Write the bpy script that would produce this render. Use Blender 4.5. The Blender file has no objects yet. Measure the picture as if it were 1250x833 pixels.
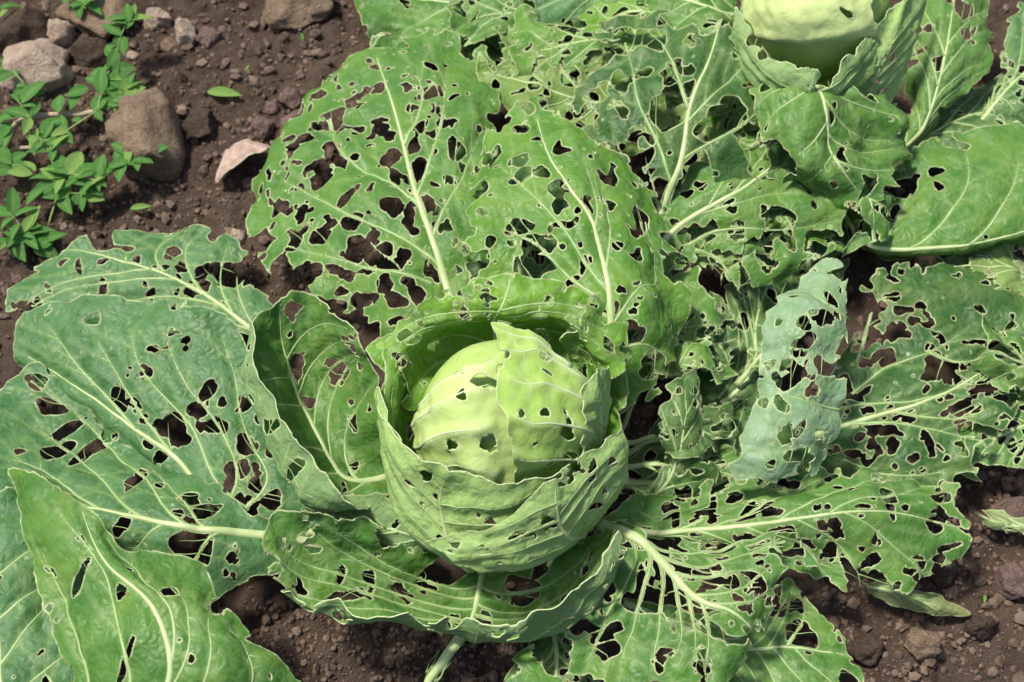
import bpy, math, random
import numpy as np
from mathutils import Vector, Matrix, kdtree

# ------------------------------------------------------------------ camera, sky, sun, exposure
scene = bpy.context.scene
COL = scene.collection
R = math.radians
PITCH = 60.0
TARGET = np.array([0.0, 0.0, 0.12])
DIST = 1.25
LENS = 53.0
FWD = np.array([0, math.cos(R(PITCH)), -math.sin(R(PITCH))])
UPV = np.array([0, math.sin(R(PITCH)), math.cos(R(PITCH))])
CAM = TARGET - FWD * DIST
FPX = 1250 * LENS / 36.0

cam_d = bpy.data.cameras.new('camera')
cam_d.lens = LENS; cam_d.sensor_width = 36; cam_d.sensor_fit = 'HORIZONTAL'
cam_d.clip_start = 0.05; cam_d.clip_end = 500
cam_d.dof.use_dof = True; cam_d.dof.focus_distance = 1.19; cam_d.dof.aperture_fstop = 8
cam = bpy.data.objects.new('camera', cam_d); COL.objects.link(cam)
cam.location = CAM
cam.rotation_euler = (R(90 - PITCH), 0, 0)
scene.camera = cam

SUN_EL, SUN_AZ = 66.0, -68.0          # azimuth from +y (away from the camera), negative = to the left
w = bpy.data.worlds.new('World'); scene.world = w; w.use_nodes = True
nt = w.node_tree
sky = nt.nodes.new('ShaderNodeTexSky'); sky.sky_type = 'NISHITA'; sky.sun_disc = False
sky.sun_elevation = R(SUN_EL); sky.sun_rotation = R(SUN_AZ)
sky.air_density = 1.0; sky.dust_density = 3.0; sky.ozone_density = 1.0
bg = nt.nodes['Background']; bg.inputs['Strength'].default_value = 0.11
nt.links.new(sky.outputs[0], bg.inputs['Color'])
sun_d = bpy.data.lights.new('sun', 'SUN'); sun_d.energy = 3.8; sun_d.angle = R(7.0); sun_d.color = (1.0, 0.96, 0.87)
sun = bpy.data.objects.new('sun', sun_d); COL.objects.link(sun)
sd = Vector((math.sin(R(SUN_AZ)) * math.cos(R(SUN_EL)), math.cos(R(SUN_AZ)) * math.cos(R(SUN_EL)), math.sin(R(SUN_EL))))
sun.rotation_euler = sd.to_track_quat('Z', 'Y').to_euler()
sun.location = sd * 5
scene.view_settings.view_transform = 'Standard'; scene.view_settings.look = 'None'
scene.view_settings.gamma = 1.0; scene.view_settings.use_curve_mapping = False
scene.view_settings.exposure = 0.36
scene.render.engine = 'CYCLES'
scene.cycles.max_bounces = 6; scene.cycles.diffuse_bounces = 3; scene.cycles.glossy_bounces = 2; scene.cycles.transmission_bounces = 4

# ------------------------------------------------------------------ helpers
def at(px, py, zcm):
    """photo pixel + height (cm) -> world point"""
    d = FWD * FPX + np.array([1, 0, 0]) * (px - 625) - UPV * (py - 416.5)
    t = (zcm * 0.01 - CAM[2]) / d[2]
    return CAM + d * t

def proj(P):
    V = P - CAM
    zc = V @ FWD
    return np.stack([625 + FPX * V[..., 0] / zc, 416.5 - FPX * (V @ UPV) / zc], -1)

_rs = np.random.RandomState(7)
_perm = np.concatenate([_rs.permutation(256)] * 3)
_g = _rs.normal(size=(256, 3)); _g /= np.linalg.norm(_g, axis=1)[:, None]
def pn(p, wl, seed=0):
    """gradient noise, wavelength wl (m), about -1..1"""
    q = np.asarray(p, float) / wl + seed * 17.31
    i = np.floor(q).astype(int); f = q - i; i &= 255
    u = f * f * f * (f * (f * 6 - 15) + 10)
    out = 0
    for dx in (0, 1):
        for dy in (0, 1):
            for dz in (0, 1):
                h = _perm[_perm[_perm[(i[..., 0] + dx) & 255] + ((i[..., 1] + dy) & 255)] + ((i[..., 2] + dz) & 255)]
                g = _g[h]
                d = g[..., 0] * (f[..., 0] - dx) + g[..., 1] * (f[..., 1] - dy) + g[..., 2] * (f[..., 2] - dz)
                wgt = (u[..., 0] if dx else 1 - u[..., 0]) * (u[..., 1] if dy else 1 - u[..., 1]) * (u[..., 2] if dz else 1 - u[..., 2])
                out = out + d * wgt
    return out * 1.6

def sp(v):  # srgb-ish helper not used for painting, plain tuple -> rgba
    return (v[0], v[1], v[2], 1.0)

class NT:
    def __init__(s, name):
        s.m = bpy.data.materials.new(name); s.m.use_nodes = True
        s.t = s.m.node_tree; s.b = s.t.nodes['Principled BSDF']; s.o = s.t.nodes['Material Output']
    def n(s, typ, **kw):
        x = s.t.nodes.new(typ)
        for k, v in kw.items(): setattr(x, k, v)
        return x
    def l(s, a, b): s.t.links.new(a, b)
    def noise(s, scale, detail=4, rough=0.55, vec=None):
        x = s.n('ShaderNodeTexNoise'); x.inputs['Scale'].default_value = scale
        x.inputs['Detail'].default_value = detail; x.inputs['Roughness'].default_value = rough
        if vec is not None: s.l(vec, x.inputs['Vector'])
        return x.outputs['Fac']
    def ramp(s, fac, stops):
        x = s.n('ShaderNodeValToRGB'); e = x.color_ramp.elements
        while len(e) < len(stops): e.new(0.5)
        for el, (p, c) in zip(e, stops):
            el.position = p; el.color = c if isinstance(c, tuple) else (c, c, c, 1)
        s.l(fac, x.inputs[0]); return x.outputs[0]
    def mix(s, fac, a, b, blend='MIX'):
        x = s.n('ShaderNodeMix', data_type='RGBA', blend_type=blend)
        for sock, v in ((x.inputs[0], fac), (x.inputs[6], a), (x.inputs[7], b)):
            if isinstance(v, (int, float)): sock.default_value = v
            elif isinstance(v, tuple): sock.default_value = sp(v)
            else: s.l(v, sock)
        return x.outputs[2]
    def math(s, op, a, b=None):
        x = s.n('ShaderNodeMath', operation=op)
        for i, v in enumerate((a, b)):
            if v is None: continue
            if isinstance(v, (int, float)): x.inputs[i].default_value = v
            else: s.l(v, x.inputs[i])
        return x.outputs[0]
    def maprange(s, v, a, b, c=0.0, d=1.0):
        x = s.n('ShaderNodeMapRange'); s.l(v, x.inputs[0])
        for i, q in enumerate((a, b, c, d)): x.inputs[i + 1].default_value = q
        return x.outputs[0]
    def attr(s, name):
        x = s.n('ShaderNodeAttribute'); x.attribute_name = name; return x.outputs['Fac']
    def coord(s): return s.n('ShaderNodeTexCoord').outputs['Object']
    def bump(s, h, strength, dist):
        x = s.n('ShaderNodeBump'); x.inputs['Strength'].default_value = strength; x.inputs['Distance'].default_value = dist
        s.l(h, x.inputs['Height']); s.l(x.outputs[0], s.b.inputs['Normal']); return x.outputs[0]

RIMC = (0.60, 0.67, 0.36)
VEINC = (0.28, 0.41, 0.15)
def leaf_mat(name, dark, light, bloom, vein=VEINC, rim=RIMC, bloom_amt=0.45, rough=0.40, trans=0.30, tcol=None, scar=0.5, brown=0.0, bump=0.42):
    k = NT(name); co = k.coord()
    n1 = k.noise(22, 4, 0.6, co); n2 = k.noise(70, 5, 0.62, co); n3 = k.noise(260, 3, 0.6, co)
    c = k.mix(k.ramp(n1, [(0.36, 0.0), (0.64, 1.0)]), dark, light)
    c = k.mix(k.math('MULTIPLY', k.ramp(n2, [(0.35, 0.0), (0.7, 1.0)]), bloom_amt), c, bloom)
    # fine mottling
    c = k.mix(k.math('MULTIPLY', k.ramp(n3, [(0.35, 0.0), (0.75, 1.0)]), 0.22), c, light)
    # reticulate small veins
    vo = k.n('ShaderNodeTexVoronoi', feature='DISTANCE_TO_EDGE'); vo.inputs['Scale'].default_value = 120
    dis = k.n('ShaderNodeVectorMath', operation='ADD')
    nv = k.n('ShaderNodeTexNoise'); nv.inputs['Scale'].default_value = 60; k.l(co, nv.inputs['Vector'])
    sc = k.n('ShaderNodeVectorMath', operation='SCALE'); k.l(nv.outputs['Color'], sc.inputs[0]); sc.inputs['Scale'].default_value = 0.012
    k.l(co, dis.inputs[0]); k.l(sc.outputs[0], dis.inputs[1]); k.l(dis.outputs[0], vo.inputs['Vector'])
    ret = k.ramp(vo.outputs['Distance'], [(0.0, 1.0), (0.09, 0.0)])
    c = k.mix(k.math('MULTIPLY', ret, 0.13), c, vein)
    # feeding scars: small pale windows
    vs = k.n('ShaderNodeTexVoronoi', feature='F1'); vs.inputs['Scale'].default_value = 70; k.l(co, vs.inputs['Vector'])
    spot = k.ramp(vs.outputs['Distance'], [(0.08, 1.0), (0.17, 0.0)])
    gate = k.ramp(k.noise(30, 2, 0.5, co), [(0.54, 0.0), (0.62, 1.0)])
    c = k.mix(k.math('MULTIPLY', k.math('MULTIPLY', spot, gate), scar), c, rim)
    # yellowing / browning
    if brown > 0:
        by = k.ramp(k.noise(22, 4, 0.6, co), [(0.5 - 0.12 * brown, 0.0), (0.68, 1.0)])
        c = k.mix(k.math('MULTIPLY', by, brown), c, (0.30, 0.27, 0.08))
        bb = k.ramp(k.noise(34, 4, 0.65, co), [(0.62, 0.0), (0.70, 1.0)])
        c = k.mix(k.math('MULTIPLY', bb, brown), c, (0.16, 0.09, 0.045))
    # along veins and along the healed edges of holes
    vd = k.maprange(k.attr('vein_mm'), 0.4, 4.0, 0.38, 0.0)
    c = k.mix(vd, c, vein)
    ed = k.maprange(k.attr('edge_mm'), 0.3, 1.6, 0.9, 0.0)
    rn = k.noise(48, 3, 0.6, co)
    rimc = k.mix(k.ramp(rn, [(0.50, 0.0), (0.64, 0.85)]), rim, (0.33, 0.27, 0.13))
    ed = k.math('MULTIPLY', ed, k.ramp(k.noise(85, 2, 0.5, co), [(0.32, 0.25), (0.55, 1.0)]))
    c = k.mix(ed, c, rimc)
    # soil splash and dust specks
    sk = k.ramp(k.noise(330, 2, 0.5, co), [(0.69, 0.0), (0.73, 0.6)])
    c = k.mix(k.math('MULTIPLY', sk, k.ramp(k.noise(16, 2, 0.5, co), [(0.5, 0.0), (0.62, 1.0)])), c, (0.16, 0.12, 0.08))
    k.l(c, k.b.inputs['Base Color'])
    k.b.inputs['Roughness'].default_value = rough
    rr = k.ramp(n2, [(0.3, rough - 0.06), (0.75, rough + 0.16)]); k.l(rr, k.b.inputs['Roughness'])
    k.b.inputs['Specular IOR Level'].default_value = 0.26
    bl = k.ramp(vo.outputs['Distance'], [(0.0, 0.0), (0.38, 1.0)])
    h = k.math('ADD', k.math('MULTIPLY', bl, 0.45), k.math('ADD', k.math('MULTIPLY', n3, 0.22), k.math('MULTIPLY', k.noise(75, 1.5, 0.5, co), 1.6)))
    nrm = k.bump(h, bump, 0.0030)
    tr = k.n('ShaderNodeBsdfTranslucent'); k.l(nrm, tr.inputs['Normal'])
    tm = k.mix(1.0, c, tcol or (0.98, 1.25, 0.45), 'MULTIPLY'); k.l(tm, tr.inputs['Color'])
    ms = k.n('ShaderNodeMixShader'); ms.inputs[0].default_value = trans
    k.l(k.b.outputs[0], ms.inputs[1]); k.l(tr.outputs[0], ms.inputs[2]); k.l(ms.outputs[0], k.o.inputs['Surface'])
    return k.m

def plain_mat(name, a, b, scale=60, rough=0.5, bump=0.3, bdist=0.001, trans=0.0):
    k = NT(name); co = k.coord(); n = k.noise(scale, 5, 0.6, co)
    c = k.mix(k.ramp(n, [(0.3, 0.0), (0.7, 1.0)]), a, b)
    k.l(c, k.b.inputs['Base Color']); k.b.inputs['Roughness'].default_value = rough
    k.b.inputs['Specular IOR Level'].default_value = 0.35
    nrm = k.bump(n, bump, bdist)
    if trans:
        tr = k.n('ShaderNodeBsdfTranslucent'); k.l(c, tr.inputs['Color'])
        ms = k.n('ShaderNodeMixShader'); ms.inputs[0].default_value = trans
        k.l(k.b.outputs[0], ms.inputs[1]); k.l(tr.outputs[0], ms.inputs[2]); k.l(ms.outputs[0], k.o.inputs['Surface'])
    return k.m

MATS = {}
def tone(key, dark, light, bloom, under, **kw):
    top = leaf_mat('leaf_' + key, dark, light, bloom, **kw)
    u = tuple(0.5 * x + 0.5 * y for x, y in zip(light, under))
    kw2 = dict(kw); kw2['rough'] = 0.55; kw2['bloom_amt'] = 0.5
    bot = leaf_mat('leaf_underside_' + key, u, under, tuple(min(1, x * 1.12) for x in under), **kw2)
    MATS[key] = (top, bot)
tone('green', (0.056, 0.172, 0.025), (0.132, 0.290, 0.042), (0.145, 0.30, 0.105), (0.25, 0.38, 0.17), brown=0.12)
tone('mid', (0.070, 0.205, 0.022), (0.160, 0.330, 0.040), (0.165, 0.33, 0.11), (0.27, 0.40, 0.17), brown=0.1)
tone('deep', (0.030, 0.098, 0.020), (0.064, 0.165, 0.034), (0.090, 0.19, 0.075), (0.19, 0.31, 0.14), brown=0.15)  # dark green leaves; darkened further to paint in shade on the right outer leaf
tone('blue', (0.045, 0.148, 0.036), (0.090, 0.222, 0.060), (0.150, 0.285, 0.145), (0.24, 0.36, 0.22), bloom_amt=0.7)
tone('bright', (0.090, 0.250, 0.020), (0.205, 0.40, 0.036), (0.19, 0.37, 0.085), (0.31, 0.45, 0.19))
tone('yellow', (0.14, 0.26, 0.05), (0.24, 0.36, 0.075), (0.26, 0.36, 0.14), (0.32, 0.42, 0.17), scar=0.7, brown=0.25)
tone('head', (0.30, 0.48, 0.09), (0.46, 0.61, 0.18), (0.50, 0.63, 0.20), (0.50, 0.64, 0.21), vein=(0.60, 0.68, 0.36), scar=0.1, bloom_amt=0.55, rough=0.38, trans=0.15, bump=0.15)
tone('headgreen', (0.26, 0.46, 0.06), (0.40, 0.57, 0.115), (0.36, 0.53, 0.13), (0.36, 0.55, 0.12), vein=(0.52, 0.64, 0.26), scar=0.1, bloom_amt=0.55, rough=0.38, trans=0.15, bump=0.15)
tone('glaucous', (0.17, 0.33, 0.13), (0.25, 0.41, 0.20), (0.42, 0.54, 0.39), (0.24, 0.36, 0.22), bloom_amt=0.75)
tone('headpale', (0.46, 0.61, 0.17), (0.60, 0.71, 0.28), (0.60, 0.71, 0.32), (0.62, 0.73, 0.30), vein=(0.66, 0.74, 0.40), scar=0.1, bloom_amt=0.5, rough=0.38, trans=0.15, bump=0.15)  # paler copy of head: brightness of the sunlit second head put into its colour
tone('wrap', (0.17, 0.33, 0.06), (0.26, 0.43, 0.10), (0.30, 0.47, 0.16), (0.45, 0.63, 0.22), scar=0.3)
tone('wither', (0.22, 0.26, 0.11), (0.30, 0.32, 0.15), (0.30, 0.33, 0.20), (0.33, 0.35, 0.20), brown=0.8, rough=0.6)
RIM_MAT = plain_mat('leaf_edge_callus', (0.46, 0.54, 0.27), (0.58, 0.64, 0.38), 150, 0.6, 0.2)
VEIN_MAT = plain_mat('leaf_vein', (0.24, 0.37, 0.12), (0.38, 0.50, 0.22), 60, 0.4, 0.3, 0.0008, trans=0.08)
VEIN_PALE = plain_mat('leaf_vein_pale', (0.50, 0.60, 0.30), (0.62, 0.69, 0.42), 60, 0.4, 0.3, 0.0008, trans=0.08)
RIB_MAT = plain_mat('leaf_midrib', (0.36, 0.47, 0.19), (0.52, 0.59, 0.31), 45, 0.42, 0.5, 0.001)

def mesh_obj(name, verts, tris, mats, parent=None, mi=None, attrs=None, smooth=True, origin=None):
    me = bpy.data.meshes.new(name)
    verts = np.asarray(verts, np.float64)
    if origin is not None: verts = verts - np.asarray(origin)
    tris = np.asarray(tris, np.int32)
    n = tris.shape[1]
    me.vertices.add(len(verts)); me.vertices.foreach_set('co', verts.astype(np.float32).ravel())
    me.loops.add(tris.size); me.loops.foreach_set('vertex_index', tris.ravel())
    me.polygons.add(len(tris))
    me.polygons.foreach_set('loop_start', np.arange(0, tris.size, n, dtype=np.int32))
    if mi is not None: me.polygons.foreach_set('material_index', np.asarray(mi, np.int32))
    me.polygons.foreach_set('use_smooth', np.full(len(tris), smooth))
    for m in (mats if isinstance(mats, (list, tuple)) else [mats]): me.materials.append(m)
    if attrs:
        for k, v in attrs.items():
            a = me.attributes.new(k, 'FLOAT', 'POINT'); a.data.foreach_set('value', np.asarray(v, np.float32))
    me.update(calc_edges=True); me.validate()
    o = bpy.data.objects.new(name, me); COL.objects.link(o)
    if parent is not None: o.parent = parent
    return o

def empty(name, loc, label, cat, group=None):
    o = bpy.data.objects.new(name, None); COL.objects.link(o); o.location = loc
    o.empty_display_size = 0.05
    return tag(o, label, cat, group)
def tag(o, label, cat, group=None):
    o['label'] = label; o['category'] = cat
    if group: o['group'] = group
    return o

def tube(pts, rad, sides=6, flat=1.0, up=None):
    """swept tube; returns verts, quads as tris"""
    P = np.asarray(pts, float); n = len(P)
    T = np.gradient(P, axis=0); T /= np.linalg.norm(T, axis=1)[:, None] + 1e-12
    if up is None: up = np.tile([0, 0, 1.0], (n, 1))
    U = up - (up * T).sum(1)[:, None] * T
    bad = np.linalg.norm(U, axis=1) < 1e-4
    U[bad] = np.cross(T[bad], [0.3, 1, 0.2])
    U /= np.linalg.norm(U, axis=1)[:, None]
    W = np.cross(T, U)
    a = np.linspace(0, 2 * np.pi, sides, endpoint=False)
    rad = np.broadcast_to(rad, (n,))
    V = P[:, None] + rad[:, None, None] * (np.cos(a)[None, :, None] * W[:, None] + flat * np.sin(a)[None, :, None] * U[:, None])
    V = V.reshape(-1, 3)
    i = np.arange(n - 1)[:, None] * sides; j = np.arange(sides)[None]; j2 = (j + 1) % sides
    q = np.stack([i + j, i + j2, i + sides + j2, i + sides + j], -1).reshape(-1, 4)
    t = np.concatenate([q[:, [0, 1, 2]], q[:, [0, 2, 3]]])
    # caps
    V = np.concatenate([V, P[[0, -1]]]); c0 = n * sides; c1 = c0 + 1
    k = np.arange(sides); k2 = (k + 1) % sides
    t = np.concatenate([t, np.stack([k2, k, np.full(sides, c0)], -1), np.stack([(n - 1) * sides + k, (n - 1) * sides + k2, np.full(sides, c1)], -1)])
    return V, t

def cr(ctrl, t):
    """Catmull-Rom through ctrl (n,...) at t in 0..1"""
    n = len(ctrl)
    ext = np.concatenate([[2 * ctrl[0] - ctrl[1]], ctrl, [2 * ctrl[-1] - ctrl[-2]]])
    x = np.clip(t, 0, 1) * (n - 1); i = np.minimum(x.astype(int), n - 2); f = x - i
    f = f.reshape(f.shape + (1,) * (ctrl.ndim - 1))
    p0, p1, p2, p3 = ext[i], ext[i + 1], ext[i + 2], ext[i + 3]
    return 0.5 * (2 * p1 + (p2 - p0) * f + (2 * p0 - 5 * p1 + 4 * p2 - p3) * f * f + (3 * p1 - p0 - 3 * p2 + p3) * f ** 3)

def bil(A, u, v):
    """bilinear lookup of grid A (Nu,Nv,k) at u in 0..1, v in -1..1"""
    nu, nv = A.shape[:2]
    x = np.clip(u, 0, 1) * (nu - 1); y = np.clip((v + 1) / 2, 0, 1) * (nv - 1)
    i = np.minimum(x.astype(int), nu - 2); j = np.minimum(y.astype(int), nv - 2)
    a = (x - i); b = (y - j)
    if A.ndim == 3: a = a[:, None]; b = b[:, None]
    return (A[i, j] * (1 - a) + A[i + 1, j] * a) * (1 - b) + (A[i, j + 1] * (1 - a) + A[i + 1, j + 1] * a) * b

LEAFN = [0]
def leaf(plant, rows, tone_key='green', under=False, cell=0.0024, veins=None, holes=(), nholes=18, hole_r=(0.0025, 0.008),
         skel=0.0, skel_wl=0.02, rag=0.010, ruffle=0.006, wave=0.004, bulge=0.0022, mid=True, rib=0.0048, nside=5,
         seed=None, name='leaf', label=None, side_r=0.00135, vein_mat=None, hole_zone=None, thick=0.00036, lace=0.0, base_rag=False, midpts=None, keep=1.0):
    LEAFN[0] += 1
    if seed is None: seed = LEAFN[0]
    if rag >= .004: rag = max(.0065, rag * 1.35)
    nholes = int(nholes * 1.9)
    rs = np.random.RandomState(1000 + seed); rnd = rs.uniform
    ctrl = np.array([[at(*p) if not isinstance(p, np.ndarray) else p for p in r] for r in rows])
    # ---- smooth surface
    d0 = cr(ctrl, np.linspace(0, 1, 30)); d1 = np.stack([cr(x, np.linspace(0, 1, 30)) for x in d0])
    lu = np.linalg.norm(np.diff(d1, axis=0), axis=2).sum(0).max(); lv = np.linalg.norm(np.diff(d1, axis=1), axis=2).sum(1).max()
    nu = int(np.clip(lu / cell, 24, 190)); nv = int(np.clip(lv / cell, 24, 190))
    g = cr(ctrl, np.linspace(0, 1, nu)); S = np.stack([cr(x, np.linspace(0, 1, nv)) for x in g])
    Su = np.gradient(S, axis=0); Sv = np.gradient(S, axis=1)
    N = np.cross(Su, Sv); N /= np.linalg.norm(N, axis=2)[..., None] + 1e-12
    vd = CAM - S; facing = np.mean(np.sum(N * vd, 2))
    if (facing < 0) != under: N = -N; flip = True
    else: flip = False
    pix = proj(S)
    U, V = np.meshgrid(np.linspace(0, 1, nu), np.linspace(-1, 1, nv), indexing='ij')
    def p2uv(px, py):
        k = np.argmin((pix[..., 0] - px) ** 2 + (pix[..., 1] - py) ** 2)
        return U.ravel()[k], V.ravel()[k]
    # ---- veins in uv
    vl = []           # (uv polyline, r0, r1, level)
    def densify(uv):
        uv = np.asarray(uv, float); m = max(12, 8 * len(uv))
        return cr(uv, np.linspace(0, 1, m))
    wig = lambda uv, a: uv + np.stack([0 * uv[:, 0], a * np.sin(np.linspace(0, rnd(4, 8), len(uv)) + rnd(0, 6)) * np.linspace(0, 1, len(uv))], 1)
    mids = []
    if mid:
        if midpts: m = densify([(0, 0)] + [p2uv(*p) for p in midpts])
        else: m = wig(densify([(0, 0), (0.5, rnd(-.03, .03)), (0.96, rnd(-.05, .05))]), 0.03)
        mids.append(m); rib = rib * .92; vl.append((m, rib, rib * 0.14, 0))
    if veins is not None:
        for pl in veins:
            q0 = [p2uv(*p) for p in pl]
            if mids:
                dm = np.linalg.norm(mids[0] - np.array(q0[0]), axis=1); im = int(np.argmin(dm))
                if dm[im] < .12: q0[0] = tuple(mids[0][max(0, im - 1)])
            uv = densify(q0); vl.append((uv, side_r, side_r * 0.3, 1))
    elif nside:
        base = mids[0] if mids else densify([(0, 0), (.5, 0), (1, 0)])
        for s in (-1, 1):
            for k in range(nside):
                t = 0.12 + 0.68 * (k + 0.5 * (s > 0) + rnd(-.15, .15)) / nside
                i = int(np.clip(t, 0, 1) * (len(base) - 1)); u0, v0 = base[i]
                span = rnd(.24, .34) * (1 - 0.3 * t); ve = s * rnd(.78, .95)
                uv = densify([(u0, v0), (u0 + span * .38, v0 + (ve - v0) * .3), (u0 + span * .72, v0 + (ve - v0) * .65), (min(.99, u0 + span), ve)])
                vl.append((wig(uv, .04), side_r * (1.1 - .5 * t), side_r * .3, 1))
    for uv, r0, r1, lv_ in [x for x in vl if x[3] == 1]:
        L = len(uv)
        for f in np.arange(0.25, 0.95, 0.2):
            i = int(f * (L - 1)); i2 = min(i + 2, L - 1)
            s = 1 if int(f * 100) % 40 > 20 else -1
            for sgn in ((s, -s) if rnd() < .5 else (s,)):
                du = rnd(.05, .12); dv = rnd(.10, .22)
                d = uv[i2] - uv[i - 1]; d = d / (np.linalg.norm(d) + 1e-9)
                perp = np.array([-d[1], d[0]]) * sgn
                e1 = uv[i] + d * du * .5 + perp * dv * .35; e2 = uv[i] + d * du * 1.3 + perp * dv * .65
                vl.append((wig(densify([uv[i], e1, e2]), .02), r0 * .34, r0 * .13, 2))
    # resample veins to points
    vpts = []
    for uv, r0, r1, lv_ in vl:
        vpts.append((bil(S, uv[:, 0], uv[:, 1]), uv, r0, r1, lv_))
    # ---- distance fields
    Sf = S.reshape(-1, 3); nvt = len(Sf)
    def kd_of(pts):
        kd = kdtree.KDTree(len(pts))
        for i, p in enumerate(pts): kd.insert(p, i)
        kd.balance(); return kd
    vein_d = np.full(nvt, 1.0); vein_keep = np.full(nvt, -1.0)
    dense = []
    for P, uv, r0, r1, lv_ in vpts:
        if lv_ > 1 and skel <= 0: pass
        seg = np.linalg.norm(np.diff(P, axis=0), axis=1).sum(); m = max(4, int(seg / 0.0012))
        Q = cr(P, np.linspace(0, 1, m)); rr = np.linspace(r0, r1, m)
        dense.append((Q, rr, lv_))
    if dense:
        Q = np.concatenate([q for q, _, _ in dense]); RR = np.concatenate([r for _, r, _ in dense]); LV = np.concatenate([np.full(len(q), l) for q, _, l in dense])
        kd = kd_of(Q)
        res = [kd.find(p) for p in Sf]
        vein_d = np.array([r[2] for r in res]); idx = np.array([r[1] for r in res])
        vein_keep = (RR[idx] * 1.15 + 0.0006) * np.where(LV[idx] < 2, 1, 0.75 if skel > .2 else -1) * keep - vein_d
        sel = LV < 2
        if sel.any():
            kd2 = kd_of(Q[sel]); r2 = [kd2.find(p)[2] for p in Sf]; vein_d1 = np.array(r2)
        else: vein_d1 = vein_d
    else: vein_d1 = vein_d
    bnd = np.concatenate([S[:, 0], S[-1], S[::-1, -1]] + ([S[0, ::-1]] if base_rag else []))
    kd = kd_of(cr(bnd, np.linspace(0, 1, max(60, int(2 * (lu * 2 + lv) / 0.002)))))
    edge = np.array([kd.find(p)[2] for p in Sf])
    uf, vf = U.ravel(), V.ravel()
    base_soft = np.ones(nvt) if base_rag else np.clip(uf / 0.12, 0, 1)
    lob = pn(Sf, 0.05, seed) * 0.6 + pn(Sf, 0.022, seed + 3) * 0.5 + pn(Sf, 0.009, seed + 5) * 0.22
    bite = np.maximum(0, pn(Sf, 0.026, seed + 9) - 0.12) * 3.8 + np.maximum(0, pn(Sf, 0.012, seed + 10) - 0.15) * 1.3
    f_edge = edge - rag * base_soft * (0.30 + 0.45 * lob + bite) - 0.0004 - 0.0012 * pn(Sf, 0.006, seed + 11) * base_soft
    f_edge = np.maximum(f_edge, np.where(edge > 0.0, vein_keep * (vein_d1 <= vein_d + 1e-6), -1) if skel > 0.3 else -1)
    # holes
    fh = np.full(nvt, 0.05)
    hl = []
    for h in holes:
        k = np.argmin((pix[..., 0] - h[0]) ** 2 + (pix[..., 1] - h[1]) ** 2)
        hl.append((k, h[2] / 1290.0, (h[3] if len(h) > 3 else h[2]) / 1290.0, h[4] if len(h) > 4 else rnd(0, 180), True))
    tries = 0; cnt = 0
    dens = pn(Sf, 0.07, seed + 21)
    while cnt < nholes and tries < nholes * 30:
        tries += 1; k = rs.randint(nvt)
        if uf[k] < .15 or dens[k] < rnd(-.7, .5) or edge[k] < 0.004: continue
        if hole_zone and not hole_zone(uf[k], vf[k]): continue
        r = hole_r[0] + (hole_r[1] - hole_r[0]) * rnd() ** 1.7
        if cnt % 3 == 2: r = rnd(.0011, .0024)
        hl.append((k, r * rnd(.9, 1.7), r * rnd(.6, 1.0), rnd(0, 180), False)); cnt += 1
        if rnd() < .35:
            hl.append((k, r * rnd(.4, .7), r * rnd(.4, .7), 0, 'n'))
    Nf = N.reshape(-1, 3)
    for k, a, b, ang, kind in hl:
        c = Sf[k]; n_ = Nf[k]
        ex = np.array([1.0, 0, 0]) - n_ * n_[0]; ex /= np.linalg.norm(ex) + 1e-9; ey = np.cross(n_, ex)
        if kind == 'n':
            th = rnd(0, 6.28); c = c + (ex * math.cos(th) + ey * math.sin(th)) * a * 2.6
        ca, sa = math.cos(R(ang)), math.sin(R(ang))
        D = Sf - c
        near = (np.abs(D).max(1) < 3.2 * max(a, b))
        D = D[near]; x = D @ ex; y = D @ ey
        # stretch in-plane distances where the surface is seen at a slant
        xx = (x * ca + y * sa) / a; yy = (-x * sa + y * ca) / b
        r = np.sqrt(xx * xx + yy * yy + 1e-9); th = np.arctan2(yy, xx)
        ph = rs.uniform(0, 6.28, 4)
        wob = 1 + .14 * np.sin(2 * th + ph[0]) + .12 * np.sin(3 * th + ph[1]) + .06 * np.sin(5 * th + ph[2]) + .03 * np.sin(8 * th + ph[3])
        fh[near] = np.minimum(fh[near], (r - wob) * min(a, b) * np.clip(r, .5, 1.2))
    if skel > 0:
        nz = pn(Sf, skel_wl, seed + 31) * .75 + pn(Sf, skel_wl * .45, seed + 33) * .35 + .25 * dens
        thr = 0.62 - 0.75 * skel
        fade = np.clip((uf - .08) / .2, 0, 1)
        fh = np.minimum(fh, (thr + (1 - fade) - nz) * skel_wl * .38)
    if lace > 0:
        nz = pn(Sf, .0135, seed + 61) + .3 * pn(Sf, .006, seed + 62) + .45 * pn(Sf, .05, seed + 63)
        fh = np.minimum(fh, (1.0 - lace + (1 - np.clip((uf - .12) / .2, 0, 1)) - nz) * .0055)
    f = np.minimum(f_edge, np.maximum(fh, vein_keep))
    # ---- displacement
    ef = np.exp(-edge / 0.022)
    disp = ruffle * ef * (pn(Sf, 0.045, seed + 41) * 1.7 + .9 * pn(Sf, 0.02, seed + 42)) * base_soft
    disp = disp + wave * (1.3 * pn(Sf, 0.075, seed + 43) + .55 * pn(Sf, .03, seed + 46)) * base_soft
    disp = disp + bulge * (1 - np.exp(-(vein_d1 / 0.006) ** 2)) * (1 + .6 * pn(Sf, 0.03, seed + 44)) + 0.0010 * pn(Sf, 0.011, seed + 45) + 0.0016 * pn(Sf, 0.021, seed + 48) * base_soft * min(1, wave / .004)
    hol = np.exp(-np.clip(fh, 0, 1) / 0.003)
    disp = disp + hol * 0.0012 * pn(Sf, 0.012, seed + 47)
    P = (Sf + Nf * disp[:, None]); Pg = P.reshape(S.shape)
    # ---- clip triangles against f>0
    idg = np.arange(nvt).reshape(nu, nv)
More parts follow.
